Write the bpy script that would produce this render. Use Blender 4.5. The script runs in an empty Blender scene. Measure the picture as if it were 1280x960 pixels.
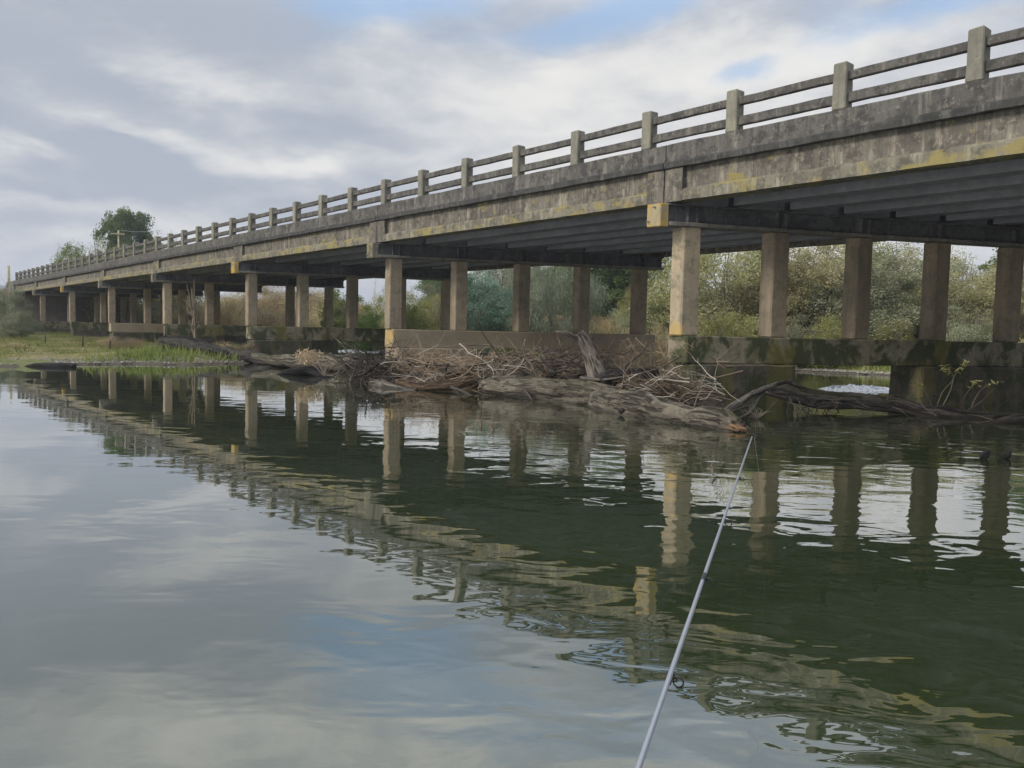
import bpy, bmesh, math, random
import numpy as np
from mathutils import Vector, Matrix, noise as mnoise

rng = np.random.default_rng(7)
random.seed(7)
sc = bpy.context.scene
C = sc.collection

# ------------------------------------------------------------------ camera
CAM_H = 1.35
FPX = 1023.95; PITCH = 0.0643; ROLL = 0.0215
cp_, sp_ = math.cos(PITCH), math.sin(PITCH)
cr_, sr_ = math.cos(ROLL), math.sin(ROLL)
R0 = Vector((1, 0, 0)); UP0 = Vector((0, sp_, cp_)); FW = Vector((0, cp_, -sp_))
RIGHT = cr_*R0 + sr_*UP0; UPV = -sr_*R0 + cr_*UP0
cam = bpy.data.cameras.new('camera'); camo = bpy.data.objects.new('camera', cam); C.objects.link(camo)
m = Matrix.Identity(4)
for i in range(3):
    m[i][0] = RIGHT[i]; m[i][1] = UPV[i]; m[i][2] = -FW[i]
m[2][3] = CAM_H
camo.matrix_world = m
cam.sensor_width = 36; cam.lens = FPX/1280*36; cam.clip_start = 0.05; cam.clip_end = 20000
sc.camera = camo
sc.view_settings.view_transform = 'Standard'; sc.view_settings.look = 'None'
sc.view_settings.exposure = 0.72; sc.view_settings.gamma = 1.0
sc.render.resolution_x = 1024; sc.render.resolution_y = 768
sc.cycles.max_bounces = 8; sc.cycles.diffuse_bounces = 3; sc.cycles.glossy_bounces = 3
sc.cycles.transparent_max_bounces = 8; sc.cycles.transmission_bounces = 3

def ray(px, py):                      # direction through a photo pixel (1280 x 960), forward component ~1
    return RIGHT*((px-640)/FPX) + UPV*(-(py-480)/FPX) + FW
def at(px, py, Y):                    # point at world depth Y
    r = ray(px, py); t = Y/r.y
    return Vector((r.x*t, Y, CAM_H + r.z*t))
def on_z(px, py, z=0.0):              # point on the level z
    r = ray(px, py); t = (z-CAM_H)/r.z
    return Vector((r.x*t, r.y*t, z))

# ------------------------------------------------------------------ node helpers
def nd(nt, typ, loc=None, **kw):
    n = nt.nodes.new(typ)
    for k, v in kw.items(): setattr(n, k, v)
    return n
def lk(nt, a, b): nt.links.new(a, b)
def math_(nt, op, a, b=None, c=None, clamp=False):
    n = nt.nodes.new('ShaderNodeMath'); n.operation = op; n.use_clamp = clamp
    for i, v in enumerate((a, b, c)):
        if v is None: continue
        if isinstance(v, (int, float)): n.inputs[i].default_value = v
        else: nt.links.new(v, n.inputs[i])
    return n.outputs[0]
def mixc(nt, f, a, b, blend='MIX'):
    n = nt.nodes.new('ShaderNodeMix'); n.data_type = 'RGBA'; n.blend_type = blend
    for s, v in ((n.inputs[0], f), (n.inputs[6], a), (n.inputs[7], b)):
        if isinstance(v, (int, float)): s.default_value = v
        elif isinstance(v, (tuple, list)): s.default_value = (*v[:3], 1)
        else: nt.links.new(v, s)
    return n.outputs[2]
def mapr(nt, v, a, b, c=0.0, d=1.0, smooth=True):
    n = nt.nodes.new('ShaderNodeMapRange'); n.interpolation_type = 'SMOOTHSTEP' if smooth else 'LINEAR'
    nt.links.new(v, n.inputs[0])
    for i, q in enumerate((a, b, c, d)): n.inputs[i+1].default_value = q
    return n.outputs[0]
def noise_(nt, vec, scale, detail=4, rough=0.55, dist=0.0, out=0):
    n = nt.nodes.new('ShaderNodeTexNoise'); n.inputs['Scale'].default_value = scale
    n.inputs['Detail'].default_value = detail; n.inputs['Roughness'].default_value = rough
    n.inputs['Distortion'].default_value = dist
    if vec is not None: nt.links.new(vec, n.inputs['Vector'])
    return n.outputs[out]
def mapping(nt, vec, scale=(1, 1, 1), rot=(0, 0, 0), loc=(0, 0, 0)):
    n = nt.nodes.new('ShaderNodeMapping'); nt.links.new(vec, n.inputs[0])
    n.inputs['Scale'].default_value = scale; n.inputs['Rotation'].default_value = rot; n.inputs['Location'].default_value = loc
    return n.outputs[0]

# ------------------------------------------------------------------ world: pale broken overcast
SUN_AZ = math.radians(-112)      # compass from +Y towards +X ; sun to the left and a little behind
SUN_EL = math.radians(30)
w = bpy.data.worlds.new('World'); sc.world = w; w.use_nodes = True
nt = w.node_tree; nt.nodes.clear()
out = nd(nt, 'ShaderNodeOutputWorld'); bg = nd(nt, 'ShaderNodeBackground'); lk(nt, bg.outputs[0], out.inputs[0])
SKY_STRENGTH = 0.1
bg.inputs[1].default_value = SKY_STRENGTH
sky = nd(nt, 'ShaderNodeTexSky'); sky.sky_type = 'NISHITA'; sky.sun_disc = False
sky.sun_elevation = SUN_EL; sky.sun_rotation = SUN_AZ; sky.air_density = 1.0; sky.dust_density = 2.0; sky.ozone_density = 1.5
tc = nd(nt, 'ShaderNodeTexCoord'); DIR = tc.outputs['Generated']
sep = nd(nt, 'ShaderNodeSeparateXYZ'); lk(nt, DIR, sep.inputs[0])
az0 = math_(nt, 'ARCTAN2', sep.outputs[0], sep.outputs[1]); el0 = math_(nt, 'ARCSINE', sep.outputs[2])
mp = mapping(nt, DIR, (1, 1, 2.6))
wn = noise_(nt, mp, 3.2, 5, 0.58, 0.3, out=1)
sw = nd(nt, 'ShaderNodeSeparateColor'); lk(nt, wn, sw.inputs[0])
az = math_(nt, 'ADD', az0, math_(nt, 'MULTIPLY', math_(nt, 'SUBTRACT', sw.outputs[0], 0.5), 0.34))
el = math_(nt, 'ADD', el0, math_(nt, 'MULTIPLY', math_(nt, 'SUBTRACT', sw.outputs[1], 0.5), 0.16))
def blob(px, py, wx, wy, tilt=0.0):
    d = ray(px, py).normalized(); a = math.atan2(d.x, d.y); e = math.asin(d.z)
    dx = math_(nt, 'SUBTRACT', az, a); dy = math_(nt, 'SUBTRACT', el, e)
    ct, st = math.cos(tilt), math.sin(tilt)
    ux = math_(nt, 'ADD', math_(nt, 'MULTIPLY', dx, ct), math_(nt, 'MULTIPLY', dy, st))
    uy = math_(nt, 'SUBTRACT', math_(nt, 'MULTIPLY', dy, ct), math_(nt, 'MULTIPLY', dx, st))
    ux = math_(nt, 'MULTIPLY', ux, FPX/wx); uy = math_(nt, 'MULTIPLY', uy, FPX/wy)
    q = math_(nt, 'ADD', math_(nt, 'MULTIPLY', ux, ux), math_(nt, 'MULTIPLY', uy, uy))
    return math_(nt, 'EXPONENT', math_(nt, 'MULTIPLY', q, -1.0))
def summed(lst):
    acc = None
    for (*b, amp) in lst:
        v = math_(nt, 'MULTIPLY', blob(*b), amp)
        acc = v if acc is None else math_(nt, 'ADD', acc, v)
    return acc
bright = summed([(1000, 78, 250, 30, 0.12, 0.6), (700, 125, 190, 30, 0.32, 0.4), (215, 88, 110, 30, -0.12, 0.6),
                 (110, 165, 190, 14, -0.10, 0.5), (365, 208, 70, 16, 0.0, 0.6), (10, 205, 60, 24, -0.4, 0.6),
                 (620, 215, 160, 26, 0.1, 0.35), (440, 190, 120, 14, 0.15, 0.3), (560, 75, 90, 30, 0.0, 0.35),
                 (1180, 130, 200, 40, 0.0, 0.2), (60, 260, 240, 14, -0.1, 0.18), (330, 250, 160, 18, 0.1, 0.3),
                 (200, -140, 200, 50, 0.2, 0.4), (700, -220, 260, 60, 0.1, 0.35), (60, 320, 260, 16, 0.0, 0.3), (1120, 270, 260, 70, 0.0, 0.9), (600, 320, 260, 40, 0.0, 0.6)])
dark = summed([(60, 100, 170, 60, 0.1, 0.6), (330, 25, 220, 38, 0.1, 0.5), (130, 195, 150, 16, -0.25, 0.55), (450, 240, 150, 30, 0.0, 0.3),
               (280, 125, 160, 14, 0.0, 0.3), (640, 60, 90, 40, 0.2, 0.35), (1000, 20, 200, 14, 0.0, 0.3), (100, 235, 200, 14, -0.1, 0.45)])
blue = summed([(465, 14, 100, 34, 0.0, 0.95), (780, 22, 150, 34, 0.35, 0.95), (915, 92, 60, 16, 0.0, 0.7), (1210, 12, 200, 30, 0.0, 0.8),
               (560, -70, 170, 70, 0.3, 0.6), (900, -160, 200, 60, 0.0, 0.5)])
n1 = noise_(nt, mapping(nt, DIR, (1.0, 1.0, 2.3)), 4.6, 8, 0.58, 0.2)
n2 = noise_(nt, mapping(nt, DIR, (1.0, 1.0, 2.4), loc=(3, 1, 2)), 11.0, 7, 0.62, 0.1)
B = math_(nt, 'ADD', math_(nt, 'SUBTRACT', bright, dark), math_(nt, 'MULTIPLY', math_(nt, 'SUBTRACT', n1, 0.5), 1.9))
B = math_(nt, 'ADD', B, math_(nt, 'MULTIPLY', math_(nt, 'SUBTRACT', n2, 0.5), 0.75))
B = math_(nt, 'ADD', B, 0.16)
B = mapr(nt, B, -0.25, 1.05)
cl = mixc(nt, B, (2.55, 2.82, 3.3), (5.35, 5.25, 5.05))
gap = math_(nt, 'ADD', blue, math_(nt, 'MULTIPLY', math_(nt, 'SUBTRACT', noise_(nt, mapping(nt, DIR, (1, 1, 2.2), loc=(8, 0, 0)), 3.0, 6, 0.6), 0.5), 0.9))
gap = mapr(nt, gap, 0.14, 0.9, 0, 0.78)
clear = mixc(nt, 0.5, sky.outputs[0], (2.7, 4.0, 5.9))
col = mixc(nt, gap, cl, clear)
up = mapr(nt, sep.outputs[2], 0.32, 0.54, 1.0, 2.2)       # overcast brightens upwards; extra gain added mostly above the view to lift water reflections
vm = nd(nt, 'ShaderNodeVectorMath', operation='SCALE'); lk(nt, col, vm.inputs[0]); lk(nt, up, vm.inputs['Scale'])
lk(nt, vm.outputs[0], bg.inputs[0])

# ------------------------------------------------------------------ sun behind thin cloud
sl = bpy.data.lights.new('sun', 'SUN'); sl.energy = 1.8; sl.angle = math.radians(14); sl.color = (1, 0.91, 0.79)
so = bpy.data.objects.new('sun', sl); C.objects.link(so)
sd = Vector((math.sin(SUN_AZ)*math.cos(SUN_EL), math.cos(SUN_AZ)*math.cos(SUN_EL), math.sin(SUN_EL)))
so.rotation_euler = sd.to_track_quat('Z', 'Y').to_euler(); so.location = (-30, -20, 40)

# ------------------------------------------------------------------ materials
def newmat(name):
    mt = bpy.data.materials.new(name); mt.use_nodes = True; n = mt.node_tree; n.nodes.clear()
    o = nd(n, 'ShaderNodeOutputMaterial'); return mt, n, o
def principled(n, o, rough=0.85, spec=0.3):
    b = nd(n, 'ShaderNodeBsdfPrincipled'); b.inputs['Roughness'].default_value = rough
    b.inputs['Specular IOR Level'].default_value = spec; lk(n, b.outputs[0], o.inputs[0]); return b
def bump(n, h, strength, dist, target):
    b = nd(n, 'ShaderNodeBump'); b.inputs['Strength'].default_value = strength; b.inputs['Distance'].default_value = dist
    lk(n, h, b.inputs['Height']); lk(n, b.outputs[0], target.inputs['Normal']); return b

def concrete(name, base, lightc, darkc, streak=0.6, stain=0.5, lichen=0.0, lichc=(0.36, 0.24, 0.03), moss=0.0, spots=0.35, spot=None, vary=0.0):
    mt, n, o = newmat(name); b = principled(n, o, 0.9, 0.25)
    g = nd(n, 'ShaderNodeNewGeometry'); P = g.outputs['Position']
    big = noise_(n, P, 0.9, 5, 0.6); mid = noise_(n, P, 4.5, 6, 0.65); fine = noise_(n, P, 38, 5, 0.7)
    st = noise_(n, mapping(n, P, (5.5, 5.5, 0.55)), 1.0, 5, 0.7, 0.15)
    st2 = noise_(n, mapping(n, P, (15, 15, 0.9), loc=(5, 3, 1)), 1.0, 4, 0.65)
    c = mixc(n, mapr(n, big, 0.35, 0.65), base, tuple(0.5*(x+y) for x, y in zip(base, darkc)))
    c = mixc(n, math_(n, 'MULTIPLY', mapr(n, st, 0.5, 0.68), streak), c, lightc)
    c = mixc(n, math_(n, 'MULTIPLY', mapr(n, st2, 0.5, 0.66), streak*0.7), c, darkc)
    c = mixc(n, math_(n, 'MULTIPLY', mapr(n, mid, 0.46, 0.62), stain), c, darkc)
    c = mixc(n, math_(n, 'MULTIPLY', mapr(n, noise_(n, mapping(n, P, (1, 1, 1), loc=(4, 4, 4)), 11, 5, 0.7), 0.54, 0.66), stain*0.6), c, lightc)
    c = mixc(n, mapr(n, fine, 0.3, 0.7, 0.0, 0.35), c, tuple(x*0.55 for x in base))
    vo = nd(n, 'ShaderNodeTexVoronoi'); vo.inputs['Scale'].default_value = 17; lk(n, P, vo.inputs['Vector'])
    sp = math_(n, 'MULTIPLY', mapr(n, vo.outputs['Distance'], 0.05, 0.16, 1, 0), mapr(n, noise_(n, P, 2.3, 3), 0.5, 0.6))
    c = mixc(n, math_(n, 'MULTIPLY', sp, spots), c, (0.52, 0.52, 0.46))
    if moss:
        mo = noise_(n, mapping(n, P, (1.3, 1.3, 1.0), loc=(9, 2, 0)), 1.6, 6, 0.66, 0.4)
        c = mixc(n, mapr(n, mo, 0.56-0.14*moss, 0.64-0.10*moss, 0, 0.93), c, (0.050, 0.060, 0.028))
        mo2 = noise_(n, mapping(n, P, (1, 1, .4), loc=(1, 7, 0)), 1.4, 3, 0.5)
        c = mixc(n, mapr(n, mo2, 0.57, 0.64, 0, 0.6*moss), c, (0.17, 0.15, 0.045))
    if lichen:
        li = noise_(n, mapping(n, P, (1.0, 1.0, 1.6), loc=(2, 6, 0)), 1.8, 6, 0.66, 0.3)
        c = mixc(n, mapr(n, li, 0.60-0.2*lichen, 0.68-0.12*lichen, 0, 0.85), c, lichc)
    if vary:
        oi = nd(n, 'ShaderNodeObjectInfo'); hs = nd(n, 'ShaderNodeHueSaturation'); lk(n, c, hs.inputs['Color']); lk(n, mapr(n, oi.outputs['Random'], 0, 1, 1-vary, 1.06, False), hs.inputs['Value']); c = hs.outputs[0]
    if spot:
        vd = nd(n, 'ShaderNodeVectorMath', operation='DISTANCE'); lk(n, P, vd.inputs[0]); vd.inputs[1].default_value = spot[:3]
        dd = math_(n, 'ADD', vd.outputs['Value'], math_(n, 'MULTIPLY', math_(n, 'SUBTRACT', mid, 0.5), 0.8))
        c = mixc(n, mapr(n, dd, spot[3]*0.35, spot[3]*1.05, 0.7, 0), c, (0.42, 0.29, 0.09))
    lk(n, c, b.inputs['Base Color'])
    hsum = math_(n, 'ADD', math_(n, 'MULTIPLY', mid, 0.7), math_(n, 'MULTIPLY', fine, 0.5))
    bump(n, hsum, 0.55, 0.02, b)
    return mt

M = {}
M['fascia'] = concrete('weathered_concrete', (0.185, 0.17, 0.142), (0.37, 0.34, 0.275), (0.06, 0.057, 0.052), 0.85, 0.75, lichen=0.12, lichc=(0.25, 0.21, 0.07))
M['parapet'] = concrete('dark_parapet_concrete', (0.13, 0.125, 0.116), (0.26, 0.245, 0.21), (0.045, 0.044, 0.044), 0.7, 0.85)
M['post'] = concrete('post_concrete', (0.26, 0.25, 0.20), (0.40, 0.38, 0.29), (0.11, 0.11, 0.10), 0.5, 0.4, spots=0.5)
M['ledge'] = concrete('ledge_concrete', (0.075, 0.075, 0.072), (0.19, 0.185, 0.165), (0.03, 0.032, 0.034), 0.6, 0.6)
M['flange'] = concrete('lichened_flange', (0.225, 0.21, 0.165), (0.38, 0.355, 0.28), (0.08, 0.076, 0.062), 0.8, 0.85, lichen=0.58, lichc=(0.26, 0.22, 0.085))
M['yellow'] = concrete('orange_lichen_concrete', (0.36, 0.31, 0.2), (0.45, 0.4, 0.3), (0.2, 0.17, 0.1), 0.4, 0.5, lichen=1.1, lichc=(0.42, 0.265, 0.045))
M['column'] = concrete('tan_column_concrete', (0.40, 0.33, 0.235), (0.50, 0.43, 0.32), (0.20, 0.17, 0.125), 0.5, 0.55, spots=0.15, vary=0.3)
M['columnlichen'] = concrete('column_with_lichen', (0.44, 0.36, 0.25), (0.50, 0.42, 0.31), (0.16, 0.155, 0.11), 0.35, 0.75, spots=0.35, spot=(3.02, 15.85, 1.38, 0.33))
M['beammoss'] = concrete('mossy_footing_concrete', (0.27, 0.235, 0.17), (0.38, 0.34, 0.26), (0.12, 0.125, 0.075), 0.45, 0.6, moss=1.0)
M['beamtan'] = concrete('tan_footing_concrete', (0.36, 0.30, 0.215), (0.42, 0.36, 0.27), (0.22, 0.18, 0.13), 0.25, 0.35, spots=0.1, spot=(-3.75, 24.2, 1.15, 0.42))
M['block'] = concrete('damp_footing_block', (0.115, 0.10, 0.08), (0.22, 0.19, 0.14), (0.04, 0.042, 0.03), 0.5, 0.5, moss=0.7)
M['soffit'] = concrete('shaded_girder_concrete', (0.30, 0.315, 0.34), (0.40, 0.40, 0.40), (0.16, 0.17, 0.19), 0.15, 0.4, spots=0.0)
M['abut'] = concrete('abutment_concrete', (0.16, 0.14, 0.12), (0.26, 0.22, 0.18), (0.07, 0.07, 0.065), 0.4, 0.5)

def simple(name, colr, rough=0.7, spec=0.3, metal=0.0, nscale=6, var=0.35, bmp=0.2):
    mt, n, o = newmat(name); b = principled(n, o, rough, spec); b.inputs['Metallic'].default_value = metal
    g = nd(n, 'ShaderNodeNewGeometry'); f = noise_(n, g.outputs['Position'], nscale, 5, 0.6)
    lk(n, mixc(n, f, tuple(x*(1-var) for x in colr), tuple(min(1, x*(1+var)) for x in colr)), b.inputs['Base Color'])
    if bmp: bump(n, f, bmp, 0.02, b)
    return mt
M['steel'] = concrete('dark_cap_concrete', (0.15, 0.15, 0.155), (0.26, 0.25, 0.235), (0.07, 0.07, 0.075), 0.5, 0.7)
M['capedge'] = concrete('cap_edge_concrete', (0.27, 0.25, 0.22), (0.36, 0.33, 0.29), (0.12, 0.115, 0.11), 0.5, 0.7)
M['asphalt'] = simple('asphalt', (0.05, 0.05, 0.05), 0.9, 0.2, 0, 20)
M['rod'] = simple('graphite_rod', (0.27, 0.29, 0.33), 0.3, 0.6, 0.35, 60, 0.12, 0.0)
M['guide'] = simple('dark_metal', (0.03, 0.03, 0.035), 0.4, 0.5, 0.6, 50, 0.1, 0.0)
M['line'] = simple('fishing_line', (0.35, 0.36, 0.33), 0.4, 0.5, 0.0, 50, 0.1, 0.0)
M['polewood'] = simple('pole_wood', (0.4, 0.38, 0.24), 0.9, 0.2, 0, 5)

def wood(name, base, dark, pale, moss=0.0):
    mt, n, o = newmat(name); b = principled(n, o, 0.88, 0.25)
    t = nd(n, 'ShaderNodeAttribute'); t.attribute_name = 'bark'; P = t.outputs['Vector']
    g = nd(n, 'ShaderNodeNewGeometry')
    a = noise_(n, P, 5.0, 6, 0.68, 0.3); f = noise_(n, P, 34, 6, 0.72, 0.3); cr = noise_(n, mapping(n, P, (1, 1, 0.5)), 19, 4, 0.6, 0.2)
    c = mixc(n, mapr(n, a, 0.36, 0.66), base, dark)
    c = mixc(n, mapr(n, f, 0.50, 0.72, 0, 0.7), c, pale)
    c = mixc(n, mapr(n, noise_(n, P, 11, 4, 0.6), 0.52, 0.66, 0, 0.75), c, dark)
    c = mixc(n, mapr(n, cr, 0.40, 0.46, 0.85, 0), c, tuple(x*0.35 for x in dark))
    if moss:
        sx = nd(n, 'ShaderNodeSeparateXYZ'); lk(n, g.outputs['Normal'], sx.inputs[0])
        mm = math_(n, 'MULTIPLY', mapr(n, sx.outputs[2], 0.0, 0.8), mapr(n, noise_(n, P, 2.5, 4), 0.4, 0.6))
        c = mixc(n, math_(n, 'MULTIPLY', mm, moss), c, (0.07, 0.075, 0.03))
    # wet dark band where the water laps
    sz = nd(n, 'ShaderNodeSeparateXYZ'); lk(n, g.outputs['Position'], sz.inputs[0])
    wet = mapr(n, math_(n, 'ADD', sz.outputs[2], math_(n, 'MULTIPLY', a, 0.06)), 0.04, 0.11, 0.75, 0)
    c = mixc(n, wet, c, tuple(x*0.3 for x in base))
    lk(n, c, b.inputs['Base Color'])
    bump(n, math_(n, 'ADD', math_(n, 'ADD', a, math_(n, 'MULTIPLY', f, 0.5)), mapr(n, cr, 0.38, 0.5)), 1.0, 0.05, b)
    return mt
M['paletrunk'] = wood('weathered_pale_trunk', (0.15, 0.133, 0.104), (0.06, 0.052, 0.042), (0.31, 0.28, 0.23), 0.4)
M['greytrunk'] = wood('grey_driftwood', (0.175, 0.155, 0.13), (0.07, 0.06, 0.05), (0.34, 0.31, 0.265))
M['darktrunk'] = wood('dark_wet_trunk', (0.055, 0.048, 0.045), (0.02, 0.019, 0.02), (0.13, 0.115, 0.10), 0.25)
M['blacklog'] = wood('black_log', (0.022, 0.021, 0.022), (0.01, 0.01, 0.012), (0.05, 0.048, 0.045))
M['stick'] = wood('pale_stick', (0.26, 0.22, 0.165), (0.12, 0.10, 0.075), (0.42, 0.38, 0.31))
M['brokenwood'] = wood('split_heartwood', (0.22, 0.14, 0.08), (0.09, 0.06, 0.035), (0.34, 0.23, 0.14))
M['splitbark'] = wood('split_brown_bark', (0.15, 0.10, 0.06), (0.06, 0.04, 0.03), (0.3, 0.22, 0.14))
M['branchdark'] = wood('dark_branch', (0.10, 0.085, 0.07), (0.04, 0.035, 0.03), (0.2, 0.175, 0.15))

def island(name, cols, rough=0.85, transl=0.0, spec=0.2):
    mt, n, o = newmat(name); g = nd(n, 'ShaderNodeNewGeometry')
    r = nd(n, 'ShaderNodeValToRGB'); r.color_ramp.interpolation = 'LINEAR'
    els = r.color_ramp.elements
    while len(els) < len(cols): els.new(0.5)
    for i, cc in enumerate(cols):
        els[i].position = i/(len(cols)-1); els[i].color = (*cc, 1)
    oi = nd(n, 'ShaderNodeObjectInfo')
    big = noise_(n, g.outputs['Position'], 0.55, 3, 0.6)
    f = math_(n, 'ADD', math_(n, 'MULTIPLY', g.outputs['Random Per Island'], 0.34), math_(n, 'MULTIPLY', mapr(n, big, 0.3, 0.7), 0.62))
    lk(n, f, r.inputs[0])
    hs = nd(n, 'ShaderNodeHueSaturation'); lk(n, r.outputs[0], hs.inputs['Color'])
    lk(n, mapr(n, oi.outputs['Random'], 0, 1, 0.485, 0.515, False), hs.inputs['Hue'])
    lk(n, mapr(n, oi.outputs['Random'], 0, 1, 0.85, 1.18, False), hs.inputs['Value'])
    b = nd(n, 'ShaderNodeBsdfPrincipled'); b.inputs['Roughness'].default_value = rough; b.inputs['Specular IOR Level'].default_value = spec
    lk(n, hs.outputs[0], b.inputs['Base Color'])
    if transl:
        tr = nd(n, 'ShaderNodeBsdfTranslucent'); lk(n, hs.outputs[0], tr.inputs[0])
        ms = nd(n, 'ShaderNodeMixShader'); ms.inputs[0].default_value = transl
        lk(n, b.outputs[0], ms.inputs[1]); lk(n, tr.outputs[0], ms.inputs[2]); lk(n, ms.outputs[0], o.inputs[0])
    else: lk(n, b.outputs[0], o.inputs[0])
    return mt
M['olive'] = island('olive_leaves', [(0.19, 0.195, 0.10), (0.31, 0.31, 0.155), (0.43, 0.41, 0.225), (0.52, 0.47, 0.32)], transl=0.35)
M['yellowgreen'] = island('yellow_green_leaves', [(0.17, 0.18, 0.07), (0.27, 0.275, 0.1), (0.36, 0.34, 0.15)], transl=0.35)
M['sheoak'] = island('grey_green_needles', [(0.12, 0.135, 0.09), (0.20, 0.22, 0.15), (0.34, 0.35, 0.27)], transl=0.3)
M['deepgreen'] = island('deep_green_leaves', [(0.07, 0.11, 0.05), (0.13, 0.20, 0.075), (0.23, 0.31, 0.12)], transl=0.35)
M['bluegreen'] = island('blue_green_leaves', [(0.10, 0.16, 0.115), (0.17, 0.26, 0.18), (0.33, 0.41, 0.33)], transl=0.3)
M['brownshrub'] = island('brown_dead_leaves', [(0.24, 0.195, 0.11), (0.38, 0.31, 0.18), (0.50, 0.42, 0.25), (0.29, 0.28, 0.12)], transl=0.25)
M['brightgreen'] = island('bright_green_leaves', [(0.11, 0.15, 0.05), (0.19, 0.24, 0.075), (0.27, 0.32, 0.12)], transl=0.35)
M['greyshrub'] = island('grey_green_shrub_leaves', [(0.16, 0.175, 0.11), (0.26, 0.275, 0.17), (0.38, 0.38, 0.27)], transl=0.3)
M['deadleaf'] = island('pale_dead_leaves', [(0.26, 0.19, 0.12), (0.42, 0.33, 0.23), (0.33, 0.22, 0.13)], transl=0.2)
M['twigbark'] = island('twig_bark', [(0.045, 0.033, 0.026), (0.10, 0.072, 0.052), (0.19, 0.145, 0.11), (0.075, 0.058, 0.048)])
M['twigorange'] = island('orange_brown_twigs', [(0.1, 0.068, 0.05), (0.19, 0.13, 0.09), (0.31, 0.23, 0.165), (0.15, 0.105, 0.075)], transl=0)
M['twigpale'] = island('pale_twigs', [(0.30, 0.27, 0.22), (0.46, 0.42, 0.36)])
M['twigdark'] = island('dark_twigs', [(0.03, 0.026, 0.024), (0.07, 0.06, 0.052), (0.14, 0.12, 0.10)])
M['trunkbark'] = simple('bark', (0.20, 0.18, 0.145), 0.95, 0.2, 0, 8, 0.5)
M['grass'] = island('green_grass', [(0.09, 0.115, 0.03), (0.16, 0.19, 0.05), (0.24, 0.26, 0.085), (0.24, 0.20, 0.11)], transl=0.3)
M['tangrass'] = island('dry_tan_grass', [(0.20, 0.155, 0.075), (0.33, 0.26, 0.13), (0.42, 0.34, 0.19), (0.24, 0.22, 0.09)], transl=0.25)
M['pebble'] = island('river_pebbles', [(0.13, 0.12, 0.10), (0.25, 0.235, 0.2), (0.42, 0.40, 0.36)])
M['rock'] = simple('wet_rock', (0.10, 0.095, 0.085), 0.5, 0.4, 0, 5, 0.5, 0.5)

# ground
mt, n, o = newmat('bank_ground'); b = principled(n, o, 0.95, 0.2); M['ground'] = mt
g = nd(n, 'ShaderNodeNewGeometry'); P = g.outputs['Position']
sp = nd(n, 'ShaderNodeSeparateXYZ'); lk(n, P, sp.inputs[0])
a = noise_(n, P, 0.35, 5, 0.6); f = noise_(n, P, 7, 6, 0.7)
grass = mixc(n, f, (0.05, 0.065, 0.02), (0.17, 0.175, 0.055))
tan = mixc(n, f, (0.13, 0.105, 0.055), (0.29, 0.235, 0.12))
mud = mixc(n, f, (0.055, 0.048, 0.035), (0.13, 0.115, 0.085))
bed = mixc(n, noise_(n, P, 1.3, 5, 0.65, 0.5), (0.035, 0.038, 0.016), (0.15, 0.15, 0.05))
c = mixc(n, mapr(n, a, 0.42, 0.6), grass, tan)
c = mixc(n, mapr(n, sp.outputs[2], 0.9, 1.8), c, tan)
zz = math_(n, 'ADD', sp.outputs[2], math_(n, 'MULTIPLY', math_(n, 'SUBTRACT', f, 0.5), 0.12))
c = mixc(n, mapr(n, zz, 0.05, 0.14), mud, c)
c = mixc(n, mapr(n, zz, -0.3, 0.0), bed, c)
lk(n, c, b.inputs['Base Color']); bump(n, f, 0.8, 0.08, b)

# river water: fresnel reflection over a murky green body that lets a little of the bed through
mt, n, o = newmat('river_water'); M['water'] = mt
g = nd(n, 'ShaderNodeNewGeometry'); P = g.outputs['Position']
sp = nd(n, 'ShaderNodeSeparateXYZ'); lk(n, P, sp.inputs[0])
# current is livelier to the right of and behind the log jam
act = mapr(n, math_(n, 'ADD', math_(n, 'ADD', sp.outputs[0], math_(n, 'MULTIPLY', sp.outputs[1], 0.12)), math_(n, 'MULTIPLY', math_(n, 'SUBTRACT', noise_(n, P, 0.22, 3), 0.5), 7.0)), -4.5, 5.0, 0.16, 1.0)
patch = mapr(n, noise_(n, mapping(n, P, (0.18, 0.5, 1)), 1.0, 3, 0.5), 0.42, 0.62, 0.35, 1.0)
w1 = noise_(n, mapping(n, P, (0.8, 1.25, 1), rot=(0, 0, 0.25)), 2.6, 2, 0.45, 0.5)
w2 = noise_(n, mapping(n, P, (0.7, 1.5, 1), rot=(0, 0, -0.2)), 7.5, 2, 0.5, 0.3)
w3 = noise_(n, mapping(n, P, (0.5, 1.0, 1)), 0.9, 2, 0.5)
far = mapr(n, sp.outputs[1], 8, 34, 1.0, 0.38, False)
h = math_(n, 'ADD', math_(n, 'MULTIPLY', w1, 0.0135), math_(n, 'MULTIPLY', w2, 0.0009))
h = math_(n, 'MULTIPLY', math_(n, 'MULTIPLY', h, act), patch)
h = math_(n, 'ADD', h, math_(n, 'MULTIPLY', w3, 0.0045))
h = math_(n, 'MULTIPLY', h, far)
bp = nd(n, 'ShaderNodeBump'); bp.inputs['Strength'].default_value = 1.0; bp.inputs['Distance'].default_value = 1.0; lk(n, h, bp.inputs['Height'])
fr = nd(n, 'ShaderNodeLayerWeight'); fr.inputs['Blend'].default_value = 0.5; lk(n, bp.outputs[0], fr.inputs['Normal'])
frf = math_(n, 'POWER', fr.outputs['Facing'], 2.5, clamp=True)
gl = nd(n, 'ShaderNodeBsdfGlossy'); gl.inputs['Roughness'].default_value = 0.015; gl.inputs['Color'].default_value = (1, 1, 1, 1); lk(n, bp.outputs[0], gl.inputs['Normal'])
df = nd(n, 'ShaderNodeBsdfDiffuse')
lk(n, mixc(n, noise_(n, P, 0.5, 4, 0.6, 0.6), (0.022, 0.036, 0.016), (0.042, 0.062, 0.024)), df.inputs[0])
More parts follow.
